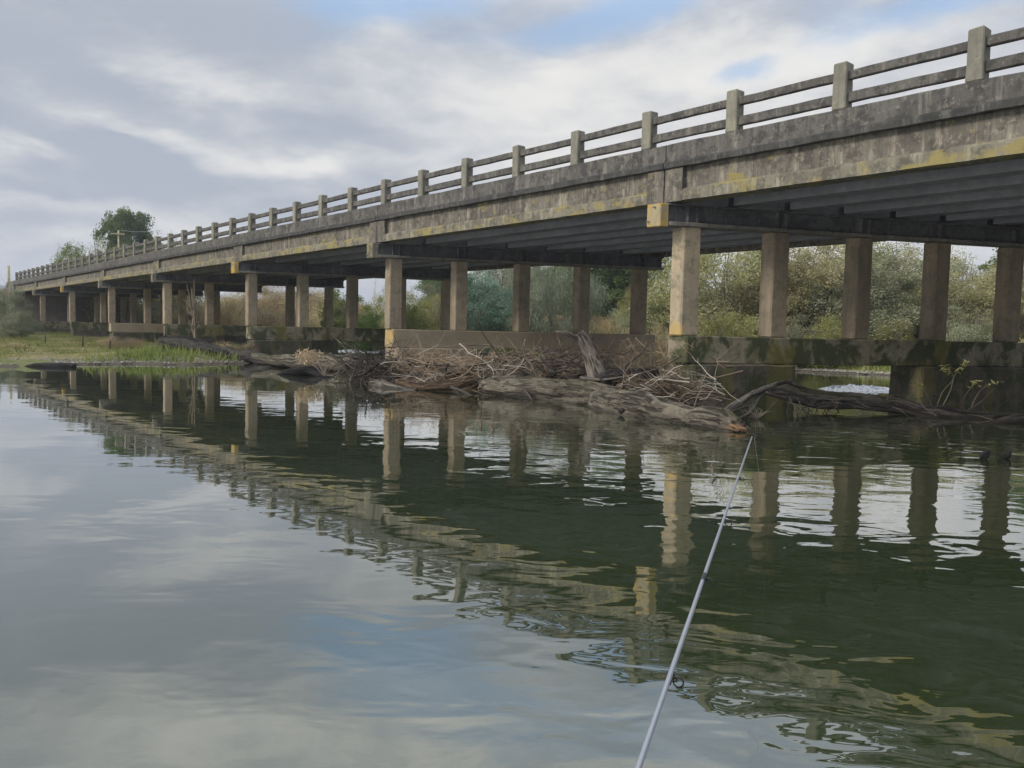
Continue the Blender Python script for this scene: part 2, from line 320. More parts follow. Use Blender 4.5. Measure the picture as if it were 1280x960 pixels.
tr = nd(n, 'ShaderNodeBsdfTransparent'); tr.inputs[0].default_value = (0.42, 0.47, 0.26, 1)
body = nd(n, 'ShaderNodeMixShader'); body.inputs[0].default_value = 0.35; lk(n, df.outputs[0], body.inputs[1]); lk(n, tr.outputs[0], body.inputs[2])
ms = nd(n, 'ShaderNodeMixShader'); lk(n, frf, ms.inputs[0]); lk(n, body.outputs[0], ms.inputs[1]); lk(n, gl.outputs[0], ms.inputs[2]); lk(n, ms.outputs[0], o.inputs[0])
# broken white water
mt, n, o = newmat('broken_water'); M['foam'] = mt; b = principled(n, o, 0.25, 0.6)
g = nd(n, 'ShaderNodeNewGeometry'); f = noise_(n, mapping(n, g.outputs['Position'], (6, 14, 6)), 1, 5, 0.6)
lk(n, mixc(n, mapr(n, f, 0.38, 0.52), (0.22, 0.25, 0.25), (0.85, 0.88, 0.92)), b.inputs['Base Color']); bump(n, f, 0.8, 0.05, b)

# ------------------------------------------------------------------ mesh helpers
def tag(ob, label=None, cat=None, group=None, kind=None):
    if label: ob['label'] = label
    if cat: ob['category'] = cat
    if group: ob['group'] = group
    if kind: ob['kind'] = kind
    return ob
def link(name, me, mat=None, parent=None, loc=(0, 0, 0), rz=0.0, smooth=False):
    if mat is not None and not me.materials: me.materials.append(mat)
    ob = bpy.data.objects.new(name, me); C.objects.link(ob)
    ob.location = loc; ob.rotation_euler = (0, 0, rz)
    if parent: ob.parent = parent
    if smooth: me.shade_smooth()
    return ob
def pydata(name, v, f):
    me = bpy.data.meshes.new(name); me.from_pydata([tuple(x) for x in v], [], [tuple(int(i) for i in x) for x in f]); me.update(); return me
def npmesh(name, V, F):
    """fast mesh from arrays; F has a fixed polygon size"""
    V = np.asarray(V, np.float32); F = np.asarray(F, np.int32); k = F.shape[1]
    me = bpy.data.meshes.new(name); me.vertices.add(len(V)); me.vertices.foreach_set('co', V.ravel())
    me.loops.add(F.size); me.loops.foreach_set('vertex_index', F.ravel())
    me.polygons.add(len(F)); me.polygons.foreach_set('loop_start', np.arange(0, F.size, k, dtype=np.int32))
    me.update(calc_edges=True); me.validate(); return me
def empty(name, loc=(0, 0, 0), rz=0.0):
    e = bpy.data.objects.new(name, None); e.empty_display_size = 0.5; C.objects.link(e); e.location = loc; e.rotation_euler = (0, 0, rz); return e
BOXF = [(0, 3, 2, 1), (4, 5, 6, 7), (0, 1, 5, 4), (1, 2, 6, 5), (2, 3, 7, 6), (3, 0, 4, 7)]
def prism(name, pts, z0, z1, bevel=0.0, zslope=0.0):
    """quad plan 'pts' extruded from z0 to z1"""
    area = sum(pts[i][0]*pts[(i+1) % 4][1]-pts[(i+1) % 4][0]*pts[i][1] for i in range(4))
    if area < 0: pts = pts[::-1]
    v = [(x, y, z0) for x, y in pts]+[(x, y, z1) for x, y in pts]
    me = pydata(name, v, BOXF)
    if bevel:
        bm = bmesh.new(); bm.from_mesh(me)
        bmesh.ops.bevel(bm, geom=bm.edges[:], offset=bevel, segments=1, affect='EDGES'); bm.to_mesh(me); bm.free()
    return me
def chip(me, amt, seed, cuts=0):
    """knock the edges of a concrete piece slightly out of true"""
    bm = bmesh.new(); bm.from_mesh(me)
    if cuts: bmesh.ops.subdivide_edges(bm, edges=[e for e in bm.edges if e.calc_length() > 0.5], cuts=cuts, use_grid_fill=True)
    for v in bm.verts:
        k = v.co*3.1+Vector((seed*7.3, seed*1.7, 0))
        v.co += Vector((mnoise.noise(k), mnoise.noise(k+Vector((9, 0, 0))), mnoise.noise(k+Vector((0, 9, 0)))))*amt
    bm.to_mesh(me); bm.free(); return me
def tube_arrays(pts, rad, seg=8, rough=0.0, seed=0, oval=1.0, cap=True):
    pts = [Vector(p) for p in pts]; V = []; F = []
    prev = Vector((0.13, 0.31, 0.94))
    for i, p in enumerate(pts):
        t = (pts[min(i+1, len(pts)-1)]-pts[max(i-1, 0)]); t.normalize()
        a = (prev-t*prev.dot(t))
        if a.length < 1e-4: a = t.orthogonal()
        a.normalize(); b_ = t.cross(a); prev = a
        for k in range(seg):
            th = 2*math.pi*k/seg; r = rad[i]
            if rough:
                q = Vector((math.cos(th)*1.6, math.sin(th)*1.6, (p-pts[0]).length*0.55+seed*3.7))
                q2 = Vector((math.cos(th)*4.2, math.sin(th)*4.2, (p-pts[0]).length*1.3+seed*1.7))
                r *= 1+rough*(mnoise.noise(q)*1.3+0.75*mnoise.noise(q2)+0.25*mnoise.noise(q2*2.3))
            V.append(p+(a*math.cos(th)+b_*math.sin(th)*oval)*r)
    for i in range(len(pts)-1):
        for k in range(seg):
            F.append((i*seg+k, i*seg+(k+1) % seg, (i+1)*seg+(k+1) % seg, (i+1)*seg+k))
    return V, F
def spline(ctrl, n):
    """Catmull-Rom through (point, radius) pairs"""
    P = [Vector(c[0]) for c in ctrl]; Rr = [c[1] for c in ctrl]
    P = [P[0]*2-P[1]]+P+[P[-1]*2-P[-2]]; Rr = [Rr[0]]+Rr+[Rr[-1]]
    out = []; rr = []; m_ = len(P)-3
    for i in range(m_):
        steps = max(2, n//m_)
        for s in range(steps + (1 if i == m_-1 else 0)):
            t = s/steps; a, b_, c_, d = P[i:i+4]
            out.append(0.5*((2*b_)+(-a+c_)*t+(2*a-5*b_+4*c_-d)*t*t+(-a+3*b_-3*c_+d)*t**3))
            rr.append(Rr[i+1]*(1-t)+Rr[i+2]*t)
    return out, rr
def limb(name, ctrl, mat, parent=None, seg=10, n=28, rough=0.12, seed=0, jitter=0.0, label=None, cat=None, group=None):
    p, r = spline(ctrl, n)
    if jitter:
        p = [q+Vector((mnoise.noise(q*1.7+Vector((seed, 0, 0))), mnoise.noise(q*1.7+Vector((0, seed, 5))), mnoise.noise(q*1.7+Vector((7, 0, seed)))))*jitter for q in p]
    o_ = p[0].copy() if parent is None else Vector((0, 0, 0))
    V, F = tube_arrays([q-o_ for q in p], r, seg, rough, seed)
    F = list(F)+[tuple(range(seg))[::-1], tuple(range(len(V)-seg, len(V)))]
    me = pydata(name, V, F)
    acc = 0.0; B_ = []
    for i in range(len(p)):
        if i: acc += (p[i]-p[i-1]).length
        rr = max(0.03, r[i])
        for k in range(seg):
            th = 2*math.pi*k/seg; B_.append((math.cos(th)*rr+seed*1.37, math.sin(th)*rr, acc*0.22+seed))
    at_ = me.attributes.new('bark', 'FLOAT_VECTOR', 'POINT'); at_.data.foreach_set('vector', np.array(B_, np.float32).ravel())
    ob = link(name, me, mat, parent, o_, smooth=True)
    if label: tag(ob, label, cat, group)
    return ob

# ------------------------------------------------------------------ ground and water
SHORE = np.array([(-160, -8), (-80, 10), (-30, 18.5), (-16.5, 22.3), (-15, 23.6), (-14.2, 25.6), (-12.2, 26.9), (-10.7, 27.4), (-9.6, 29), (-9.9, 31.2), (-12.0, 34),
                  (-12.6, 45), (-14, 56), (-12, 60), (-9, 55), (-6.5, 49), (2, 40.5), (12.7, 31.6), (24, 24.5), (34, 14), (31, 2), (24, -15), (0, -25), (-80, -30), (-160, -30)], float)
def sdist(x, y):
    """signed distance to the water outline, positive on land"""
    x = np.asarray(x, float); y = np.asarray(y, float)
    d = np.full(x.shape, 1e9); inside = np.zeros(x.shape, bool)
    n_ = len(SHORE)
    for i in range(n_):
        a = SHORE[i]; b_ = SHORE[(i+1) % n_]; e = b_-a; L2 = e@e
        t = np.clip(((x-a[0])*e[0]+(y-a[1])*e[1])/L2, 0, 1)
        d = np.minimum(d, np.hypot(x-a[0]-t*e[0], y-a[1]-t*e[1]))
        cond = (a[1] > y) != (b_[1] > y)
        xi = (b_[0]-a[0])*(y-a[1])/(b_[1]-a[1]+1e-12)+a[0]
        inside ^= cond & (x < xi)
    return np.where(inside, -d, d)
def wob(x, y):
    return (np.sin(x*0.61+1.3)*np.cos(y*0.53+0.4)+0.6*np.sin(x*1.37+y*0.9)+0.4*np.cos(y*2.1-x*1.2+2)+0.3*np.sin(x*3.7-y*2.9))/2.3
def sstep(a, b_, t):
    t = np.clip((t-a)/(b_-a), 0, 1); return t*t*(3-2*t)
def height(x, y):
    x = np.asarray(x, float); y = np.asarray(y, float)
    d = sdist(x, y)+0.35*wob(x*1.5, y*1.5)
    wet = -1.15*sstep(0, 4, -d)-0.03
    shoal = np.exp(-(((x+0.6)*0.86+(y-17.6)*0.5)/3.2)**2-(((y-17.6)*0.86-(x+0.6)*0.5)/1.5)**2); wet = wet+1.0*np.clip(shoal*1.3, 0, 1)*0.98
    leftbank = 0.05+0.10*sstep(0, 3, d)+0.22*sstep(3, 22, d)+0.07*wob(x, y)*sstep(0.3, 3, d)
    farbank = 0.06+0.35*sstep(0, 4, d)+1.5*sstep(3, 16, d)+1.2*sstep(14, 40, d)+0.12*wob(x*0.6, y*0.6)*sstep(1, 4, d)
    side = sstep(-3, 3, (x+14)+(y-58)*-0.0)           # left of the channel stays low
    behind = sstep(4, 16, y*0.634+x*0.773-12.22+0)     # ground beyond the bridge
    levee = 3.0*sstep(9, 20, (x-6.28)*0.773+(y-11.6)*0.634)
    left = leftbank*(1-0)+levee*sstep(-12, -16, x)*sstep(2, 14, d)
    land = left*(1-side)+farbank*side
    return np.where(d < 0, wet, np.maximum(land, 0.035))
sx = np.sinh(np.linspace(-1, 1, 300)*6.2)/np.sinh(6.2)*3200
def axis(c, n_): 
    t = np.linspace(-1, 1, n_); return c+60*t+3200*np.sign(t)*np.abs(t)**9
gx = axis(-8, 330); gy = axis(34, 330)
X, Y = np.meshgrid(gx, gy); Z = height(X, Y)
nx = len(gx)
idx = np.arange((nx-1)*(len(gy)-1)); r_ = idx//(nx-1); c_ = idx % (nx-1)
F = np.stack([r_*nx+c_, r_*nx+c_+1, (r_+1)*nx+c_+1, (r_+1)*nx+c_], 1)
me = npmesh('ground', np.stack([X.ravel(), Y.ravel(), Z.ravel()], 1), F); me.shade_smooth()
tag(link('ground', me, M['ground']), kind='structure')
me = pydata('river_water', [(-170, -40, 0), (45, -40, 0), (45, 70, 0), (-170, 70, 0)], [(0, 1, 2, 3)])
tag(link('river_water', me, M['water']), kind='structure')
def gh(x, y): return float(height(np.array([x]), np.array([y]))[0])

# distant ridge
hv = []; hf = []
N_ = 120
for i in range(N_+1):
    a_ = -1.5+2.6*i/N_; R_ = 1050
    hh = 44+10*mnoise.noise(Vector((a_*3, 0, 0)))+7*mnoise.noise(Vector((a_*11, 3, 0)))
    hh *= (0.35+0.9*math.exp(-((a_+0.62)/0.25)**2))
    hv += [(math.sin(a_)*R_, math.cos(a_)*R_, -5), (math.sin(a_)*(R_+150), math.cos(a_)*(R_+150), hh*0.6), (math.sin(a_)*(R_+420), math.cos(a_)*(R_+420), hh), (math.sin(a_)*(R_+1100), math.cos(a_)*(R_+1100), -5)]
for i in range(N_):
    for k in range(3): hf.append((4*i+k, 4*i+4+k, 4*i+5+k, 4*i+1+k))
M['hill'] = simple('forested_hill', (0.05, 0.065, 0.04), 0.95, 0.1, 0, 0.02, 0.4, 0)
tag(link('hills', pydata('hills', hv, hf), M['hill'], smooth=True), kind='structure')

# ------------------------------------------------------------------ the bridge
P0 = Vector((6.2845, 11.5972, 0))
AZB = math.atan2(0.77290485, -0.63452194)          # local +x runs away along the bridge, local +y faces the camera side
bridge = empty('road_bridge', P0, AZB)
tag(bridge, 'long weathered concrete road bridge on rows of columns crossing the river', 'bridge')
DPL = (-0.3956, -0.9184)                            # direction of the piers in bridge space
S = 2.0; L = 5.4072*S; J0 = 2.7289*S
def joint(k): return J0+L*(k-1)
KS = range(-1, 9)
U0, U1 = joint(-1), joint(8)
def pp(k, v, t): return (joint(k)+v*DPL[0]+t, v*DPL[1])
def pierprism(name, k, v0, v1, t0, t1, z0, z1, mat, parent, bevel=0.012, rough=0.0, seed=0):
    o_ = pp(k, (v0+v1)/2, (t0+t1)/2)
    pts = [tuple(np.subtract(pp(k, v, t), o_)) for v, t in ((v0, t0), (v1, t0), (v1, t1), (v0, t1))]
    me = prism(name, pts, 0, z1-z0, bevel)
    if rough: chip(me, rough, seed, 6)
    loc = Vector((o_[0], o_[1], z0))
    if parent is not bridge: loc = loc-parent.location
    return link(name, me, mat, parent, loc)

ZC0, ZC1 = 3.42, 3.83        # cap
for k in range(0, 8):
    bm_ = {1: M['beammoss'], 2: M['beamtan'], 3: M['beammoss'], 4: M['beammoss'], 5: M['beamtan'], 0: M['beammoss']}.get(k, M['beammoss'])
    lb = {1: 'mossy dark footing beam nearest the fishing rod', 2: 'tan footing beam above the twig pile', 3: 'dark mossy footing beam by the grey log'}.get(k)
    beam = pierprism('footing_beam', k, 0.38, 8.82, -0.24, 0.24, 0.80, 1.335, bm_, bridge, 0.02, 0.012, k)
    if lb: beam['label'] = lb
    for (a_, b_) in ((0.45, 2.72), (5.77, 8.72)):
        zb = -1.3
        pierprism('footing_block', k, a_, b_, -0.36, 0.36, zb, 0.797, M['block'] if k != 2 else M['beamtan'], beam, 0.03, 0.02, k+a_)
    for i in range(5):
        v = 0.5012+1.9714*i
        c_ = pierprism('column', k, v-0.185, v+0.185, -0.15, 0.15, 1.337, ZC0-0.002, M['columnlichen'] if (k == 1 and i == 0) else M['column'], beam, 0.022, 0.008, k*7+i)
    # steel cap: an I section with stiffener plates, on the columns
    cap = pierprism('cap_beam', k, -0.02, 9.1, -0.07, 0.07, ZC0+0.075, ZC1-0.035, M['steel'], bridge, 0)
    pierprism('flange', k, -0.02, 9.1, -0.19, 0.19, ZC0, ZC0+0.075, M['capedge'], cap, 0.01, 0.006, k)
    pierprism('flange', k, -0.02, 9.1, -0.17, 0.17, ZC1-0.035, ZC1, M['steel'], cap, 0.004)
    for i in range(5):
        v = 0.5012+1.9714*i
        for dv in (-0.10, 0.10):
            for s_ in (-1, 1):
                pierprism('stiffener_plate', k, v+dv-0.008, v+dv+0.008, 0.07 if s_ > 0 else -0.15, 0.15 if s_ > 0 else -0.07, ZC0+0.076, ZC1-0.036, M['steel'], cap, 0)
    eb = pierprism('end_block', k, -0.21, -0.025, -0.17, 0.17, ZC0-0.03, ZC1-0.008, M['yellow'] if k in (1, 3, 6) else M['flange'], cap, 0.015, 0.012, k)
    if k in (1, 3): eb['label'] = 'end block covered in yellow lichen'
    for zz_, tt in ((ZC0+0.06, 0.1), (ZC1-0.09, -0.05)):
        pierprism('bolt', k, -0.27, -0.205, tt-0.012, tt+0.012, zz_, zz_+0.024, M['stick'], cap, 0)

# profile-extruded span pieces (u along, profile in y,z)
def extrude(name, u0, u1, prof, mat, parent, rough=0.0, seed=0, ncut=16):
    n_ = len(prof); V = []; F = []
    ns = ncut if rough else 1
    for i in range(ns+1):
        u = (u1-u0)*i/ns
        for (y, z) in prof:
            if rough:
                q = Vector((u+u0, y, z))*2.3
                y2 = y+rough*mnoise.noise(q); z2 = z+rough*mnoise.noise(q+Vector((5, 5, 5)))
            else: y2, z2 = y, z
            V.append((u, y2, z2))
    for i in range(ns):
        for k in range(n_):
            F.append((i*n_+k, i*n_+(k+1) % n_, (i+1)*n_+(k+1) % n_, (i+1)*n_+k))
    F += [tuple(range(n_))[::-1], tuple(range(ns*n_, ns*n_+n_))]
    me = pydata(name, V, F)
    bm = bmesh.new(); bm.from_mesh(me); bmesh.ops.recalc_face_normals(bm, faces=bm.faces[:]); bm.to_mesh(me); bm.free()
    loc = Vector((u0, 0, 0))
    if parent is not bridge: loc = loc-parent.location
    return link(name, me, mat, parent, loc)
WID = 8.62
for k in range(-1, 8):
    a_, b_ = joint(k)+0.012, joint(k+1)-0.012
    # fascia web, recessed between flange and ledge
    web = extrude('fascia_girder', a_, b_, [(-0.09, 4.03), (-0.09, 4.49), (-0.34, 4.49), (-0.34, 4.03)], M['fascia'], bridge, 0.012, k, 24)
    extrude('bottom_flange', a_, b_, [(0.0, 3.86), (0.0, 4.045), (-0.03, 4.075), (-0.088, 4.10), (-0.36, 4.032), (-0.36, 3.86)], M['flange'], web, 0.014, k+20, 24)
    # solid ends flush with the flange at every joint
    for (e0, e1) in ((a_+0.004, a_+0.42), (b_-0.42, b_-0.004)):
        extrude('end_panel', e0, e1, [(0.006, 3.852), (0.006, 4.468), (-0.086, 4.468), (-0.086, 3.852)], M['fascia'], web, 0.006, k+40, 3)
    extrude('drip_ledge', a_, b_, [(0.055, 4.485), (0.062, 4.585), (0.0, 4.615), (-0.25, 4.615), (-0.25, 4.492), (-0.02, 4.492), (0.0, 4.47)], M['ledge'], web, 0.014, k+60, 40)
    extrude('parapet_wall', a_, b_, [(-0.012, 4.617), (-0.012, 4.925), (-0.035, 4.945), (-0.235, 4.945), (-0.245, 4.617)], M['parapet'], bridge, 0.012, k+80, 30)
    far_ = extrude('fascia_girder', a_-0.396/0.918*0, b_, [(-WID+0.02, 3.86), (-WID+0.02, 4.6), (-WID+0.3, 4.6), (-WID+0.3, 3.86)], M['fascia'], bridge, 0)
    extrude('parapet_wall', a_, b_, [(-WID, 4.602), (-WID, 4.945), (-WID+0.23, 4.945), (-WID+0.23, 4.602)], M['parapet'], bridge, 0)
    deck = extrude('deck_slab', a_, b_, [(-0.345, 4.27), (-0.345, 4.488), (-WID+0.305, 4.488), (-WID+0.305, 4.27)], M['soffit'], bridge, 0)
    extrude('road_surface', a_, b_, [(-0.36, 4.492), (-0.36, 4.54), (-WID+0.31, 4.54), (-WID+0.31, 4.492)], M['asphalt'], deck, 0)
    for i in range(6):
        y = -1.42-1.16*i
        s_ = y/DPL[1]*DPL[0]
        extrude('girder', a_+s_+0.05, b_+s_-0.05, [(y+0.17, 3.872), (y+0.13, 4.268), (y-0.13, 4.268), (y-0.17, 3.872)], M['soffit'], bridge, 0)

# parapet posts and rails, one per bay
post0 = None
nposts = range(-8, 41)
rail_me = {}
for n_ in nposts:
    u = 2.0*n_
    if u < U0+0.2 or u > U1: continue
    me = prism('parapet_post', [(-0.115, -0.225), (0.115, -0.225), (0.115, 0.0), (-0.115, 0.0)], 0, 0.73, 0.018)
    chip(me, 0.012, n_, 2)
    p = link('parapet_post', me, M['post'], bridge, (u+random.uniform(-.02, .02), -0.008, 4.93+random.uniform(-0.012, 0.012)), random.uniform(-.03, .03))
    if u+2 < U1:
        for (za, zb) in ((5.40, 5.535), (5.05, 5.205)):
            me = prism('rail', [(0, -0.05), (1.77, -0.05), (1.77, 0.05), (0, 0.05)], 0, zb-za, 0.012)
            chip(me, 0.008, n_*3+za, 4)
            ra = link('rail', me, M['parapet'], bridge, (u+0.115, -0.118, za+random.uniform(-0.012, 0.012)))
            ra.rotation_euler = (0, random.uniform(-0.005, 0.005), 0)

# abutments and wing walls at both ends
def abutment(k, sgn):
    o_ = joint(k)
    pts = [pp(k, -0.2, 0), pp(k, 9.4, 0), (pp(k, 9.4, 0)[0]+sgn*0.8, pp(k, 9.4, 0)[1]), (pp(k, -0.2, 0)[0]+sgn*0.8, pp(k, -0.2, 0)[1])]
    me = prism('abutment_wall', pts, -0.5, 3.84, 0.03); ab = link('abutment_wall', me, M['abut'], bridge)
    me = prism('wing_wall', [(o_+sgn*0.02, 0.0), (o_+sgn*4, 0.0), (o_+sgn*4, -0.3), (o_+sgn*0.02, -0.3)], 3.85, 4.93, 0.02); link('wing_wall', me, M['fascia'], bridge)
    me = prism('wing_wall', [(o_+sgn*0.9, 0.0), (o_+sgn*4, 0.0), (o_+sgn*4, -0.3), (o_+sgn*0.9, -0.3)], -0.5, 3.845, 0.02); link('wing_wall', me, M['abut'], bridge)
abutment(8, 1); abutment(-1, -1)
# approach embankments
def embank(sgn, k):
    o_ = joint(k); V = []; F = []
    xs = [o_+sgn*0.85, o_+sgn*4, o_+sgn*20, o_+sgn*70]
    for i, x_ in enumerate(xs):
        f = [0, 1, 1, 1][i]
        s0 = x_-0.35*0
        V += [(x_, 0.4+5.5*f, -0.3), (x_, -0.32, 4.4), (x_, -WID+0.3, 4.4), (x_, -WID-0.4-5.5*f, -0.3)]
    for i in range(3):
        for q in range(3): F.append((4*i+q, 4*i+4+q, 4*i+5+q, 4*i+1+q))
    e = link('embankment', pydata('embankment', V, F), M['ground'], None, P0, AZB); tag(e, kind='structure')
embank(1, 8); embank(-1, -1)

# ------------------------------------------------------------------ vegetation
def unit(n_):
    v = rng.normal(size=(n_, 3)); return v/np.linalg.norm(v, axis=1)[:, None]
def leaves_mesh(name, centers, dirs, length, width, jit=0.4):
    """diamond leaves"""
    n_ = len(centers); ln = length*(1+jit*(rng.random(n_)-0.5)*2)[:, None]; wd = width*(1+jit*(rng.random(n_)-0.5)*2)[:, None]
    side = np.cross(dirs, unit(n_)); side /= np.linalg.norm(side, axis=1)[:, None]+1e-9
    a = centers-dirs*ln*0.5; c_ = centers+dirs*ln*0.5
    b_ = centers+side*wd*0.5; d = centers-side*wd*0.5
    V = np.stack([a, b_, c_, d], 1).reshape(-1, 3); F = np.arange(4*n_).reshape(-1, 4)
    return npmesh(name, V, F)
def crown_mesh(name, H, W, nclump, per, leaf, droop=0.0, base=0.1, clump=0.16, shape='round', upward=0.0):
    """leaf clumps spread through an uneven crown volume of height H and width W"""
    cs = []
    while len(cs) < nclump:
        p = rng.random(3)*2-1; r = np.hypot(p[0], p[1]); t = (p[2]+1)/2
        if shape == 'round': lim = math.sqrt(max(0, 1-abs(p[2])**2.2))
        elif shape == 'bush': lim = math.sqrt(max(0, 1-t**3.5))
        else: lim = min(1, (1-t)*1.6+0.25)*min(1, t*5+0.5)
        ang = math.atan2(p[1], p[0])
        lim *= 0.80+0.75*mnoise.noise(Vector((math.cos(ang)*1.5+W, math.sin(ang)*1.5, t*3.2+H)))
        if shape != 'round' and t > 0.72+0.5*mnoise.noise(Vector((p[0]*2.1+H, p[1]*2.1, W*3))): continue
        if r > lim: continue
        if r < lim*0.45 and rng.random() < 0.6: continue
        cs.append((p[0]*W/2, p[1]*W/2, (base+(1-base)*t)*H))
    cs = np.array(cs); n_ = nclump*per
    cl = np.repeat(cs, per, 0); rad = np.repeat(clump*W*(0.5+rng.random(nclump)), per)
    off = unit(n_)*(rng.random(n_)**0.45*rad)[:, None]; off[:, 2] *= 0.75
    if droop: off[:, 2] -= droop*np.abs(rng.random(n_))*rad*2.2; off[:, :2] *= (1-0.4*droop)
    pos = cl+off; pos[:, 2] = np.maximum(pos[:, 2], 0.05)
    d = unit(n_); d[:, 2] += -1.8*droop+upward; d /= np.linalg.norm(d, axis=1)[:, None]
    return leaves_mesh(name, pos, d, leaf[0], leaf[1])
def branches_mesh(name, H, W, n_main=7, n_sub=4, r0=0.06, base_h=0.1, wild=0.25, seg=5, lean=0.5):
    V = []; F = []
    def add(p, r):
        v, f = tube_arrays(p, r, seg); k = len(V); V.extend(v); F.extend([tuple(i+k for i in q) for q in f])
    for i in range(n_main):
        th = random.random()*6.28; rr = W*0.5*random.uniform(0.15, lean*1.6); top = H*random.uniform(0.6, 0.97)
        p0 = Vector((random.uniform(-.1, .1)*W*0.3, random.uniform(-.1, .1)*W*0.3, -0.1)); pts = [p0]
        for s in range(1, 7):
            t = s/6; pts.append(Vector((math.cos(th)*rr*t**1.3+random.uniform(-wild, wild)*W*0.08, math.sin(th)*rr*t**1.3+random.uniform(-wild, wild)*W*0.08, top*t)))
        rad = [r0*(1-0.85*s/6)*random.uniform(.8, 1.1) for s in range(7)]; add(pts, rad)
        for j in range(n_sub):
            s = random.randint(2, 5); q = pts[s]; th2 = random.random()*6.28; ln = H*random.uniform(0.12, 0.3)
            sp = [q]
            for e in range(1, 4): sp.append(q+Vector((math.cos(th2)*ln*e/3*0.7, math.sin(th2)*ln*e/3*0.7, ln*e/3*random.uniform(.5, .9)))+Vector((random.uniform(-.04, .04)*ln, random.uniform(-.04, .04)*ln, 0)))
            add(sp, [rad[s]*0.6*(1-0.28*e) for e in range(4)])
    return pydata(name, V, F)
def trunk_mesh(name, H, W, r, n_limb=6):
    V = []; F = []
    def add(p, rd, sg=8, rough=0.12):
        v, f = tube_arrays(p, rd, sg, rough, 1); k = len(V); V.extend(v); F.extend([tuple(i+k for i in q) for q in f])
    pts = [Vector((0, 0, -0.2))]
    for s in range(1, 9): pts.append(Vector((mnoise.noise(Vector((s*.5, H, 0)))*0.12*W*s/8, mnoise.noise(Vector((s*.5, 0, H)))*0.12*W*s/8, H*0.85*s/8)))
    add(pts, [r*(1.25 if s == 0 else 1-0.85*s/8) for s in range(9)])
    for i in range(n_limb):
        s = random.randint(2, 6); q = pts[s]; th = i*2.4+random.random(); ln = W*0.42*random.uniform(.7, 1.1)
        lp = [q+Vector((math.cos(th)*ln*e/4, math.sin(th)*ln*e/4, ln*0.7*(e/4)**0.8)) for e in range(5)]
        add(lp, [r*(1-0.8*s/8)*0.65*(1-0.2*e) for e in range(5)], 6)
    return pydata(name, V, F)

PROTO = {}
def proto(key, H, W, crown_mat, nclump, per, leaf, trunk='multi', r=0.07, **kw):
    cm = crown_mesh('crown', H, W, nclump, per, leaf, **kw); cm.materials.append(M[crown_mat])
    tm = branches_mesh('trunk', H, W, 12, 9, r*0.75) if trunk == 'multi' else trunk_mesh('trunk', H, W, r)
    tm.materials.append(M['trunkbark'])
    PROTO[key] = (cm, tm, H, W)
proto('willow_a', 6.5, 5.5, 'olive', 285, 165, (0.122, 0.045), base=0.03, clump=0.11, shape='bush', upward=0.7)
proto('willow_b', 6.5, 5.0, 'olive', 247, 165, (0.130, 0.045), base=0.03, clump=0.10, shape='bush', upward=0.9)
proto('willow_c', 6.0, 5.0, 'greyshrub', 266, 165, (0.108, 0.045), base=0.03, clump=0.11, shape='bush', upward=0.4)
proto('yellow', 4.0, 4.5, 'yellowgreen', 150, 165, (0.098, 0.041), base=0.05, clump=0.12, shape='bush', upward=0.5)
proto('sheoak', 8.0, 6.0, 'sheoak', 225, 154, (0.272, 0.024), trunk='single', r=0.16, base=0.12, clump=0.11, droop=0.9)
proto('deep', 9.0, 8.0, 'deepgreen', 285, 154, (0.192, 0.104), trunk='single', r=0.2, base=0.08, clump=0.10)
proto('blue', 5.5, 4.2, 'bluegreen', 180, 180, (0.112, 0.053), trunk='single', r=0.1, base=0.06, clump=0.12)
proto('brown', 2.6, 4.2, 'brownshrub', 135, 150, (0.090, 0.034), base=0.0, clump=0.13, shape='bush', upward=0.3, r=0.03)
proto('bright', 4.0, 3.8, 'brightgreen', 150, 165, (0.112, 0.045), base=0.02, clump=0.12, shape='bush', upward=0.4)
proto('round', 9.5, 7.5, 'deepgreen', 230, 140, (0.208, 0.112), trunk='single', r=0.22, base=0.28, clump=0.085)
proto('greybush', 3.8, 4.2, 'greyshrub', 165, 180, (0.098, 0.041), base=0.0, clump=0.12, shape='bush', upward=0.2)

def plant(key, name, px, Yd, top_py, wpx, label, cat='tree', group=None, base_z=None):
    """stands at depth Yd under the photo column px; top and width as seen"""
    cm, tm, H, W = PROTO[key]
    top = at(px, top_py, Yd); z0 = gh(top.x, Yd) if base_z is None else base_z
    h_ = top.z-z0; wd = wpx/FPX*Yd*(1.28 if Yd < 80 else 1.0)
    e = empty(name, (top.x, Yd, z0-0.03), random.random()*6.28)
    e.scale = (wd/W, wd/W, h_/H)
    tag(e, label, cat, group)
    link('crown', cm, None, e); link('trunk', tm, None, e)
    return e
WG = 'pale riverside willows beyond the near pier'
plant('willow_a', 'willow_shrub', 905, 38, 268, 150, 'yellowish willow just right of the first near column, its crown the tallest there', 'tree', WG)
plant('willow_b', 'willow_shrub', 1010, 37, 285, 140, 'pale olive willow between second and third near columns', 'tree', WG)
plant('willow_c', 'willow_shrub', 1105, 36, 288, 140, 'grey green willow between third and fourth near columns', 'tree', WG)
plant('willow_a', 'willow_shrub', 1205, 36, 318, 140, 'dull green willow between fourth and fifth near columns with sky above', 'tree', WG)
plant('willow_b', 'willow_shrub', 1290, 34, 300, 130, 'olive willow at right edge of the photo behind last column', 'tree', WG)
plant('willow_c', 'willow_shrub', 960, 41, 300, 110, 'darker willow half hidden behind the second near column', 'tree', WG)
plant('willow_b', 'willow_shrub', 1060, 42, 270, 120, 'willow directly behind the third near column', 'tree', WG)
plant('willow_a', 'willow_shrub', 1160, 42, 300, 120, 'willow directly behind the fourth near column', 'tree', WG)
plant('yellow', 'yellow_bush', 912, 33.5, 372, 74, 'low yellow green bush at foot of willow beside first near column', 'bush')
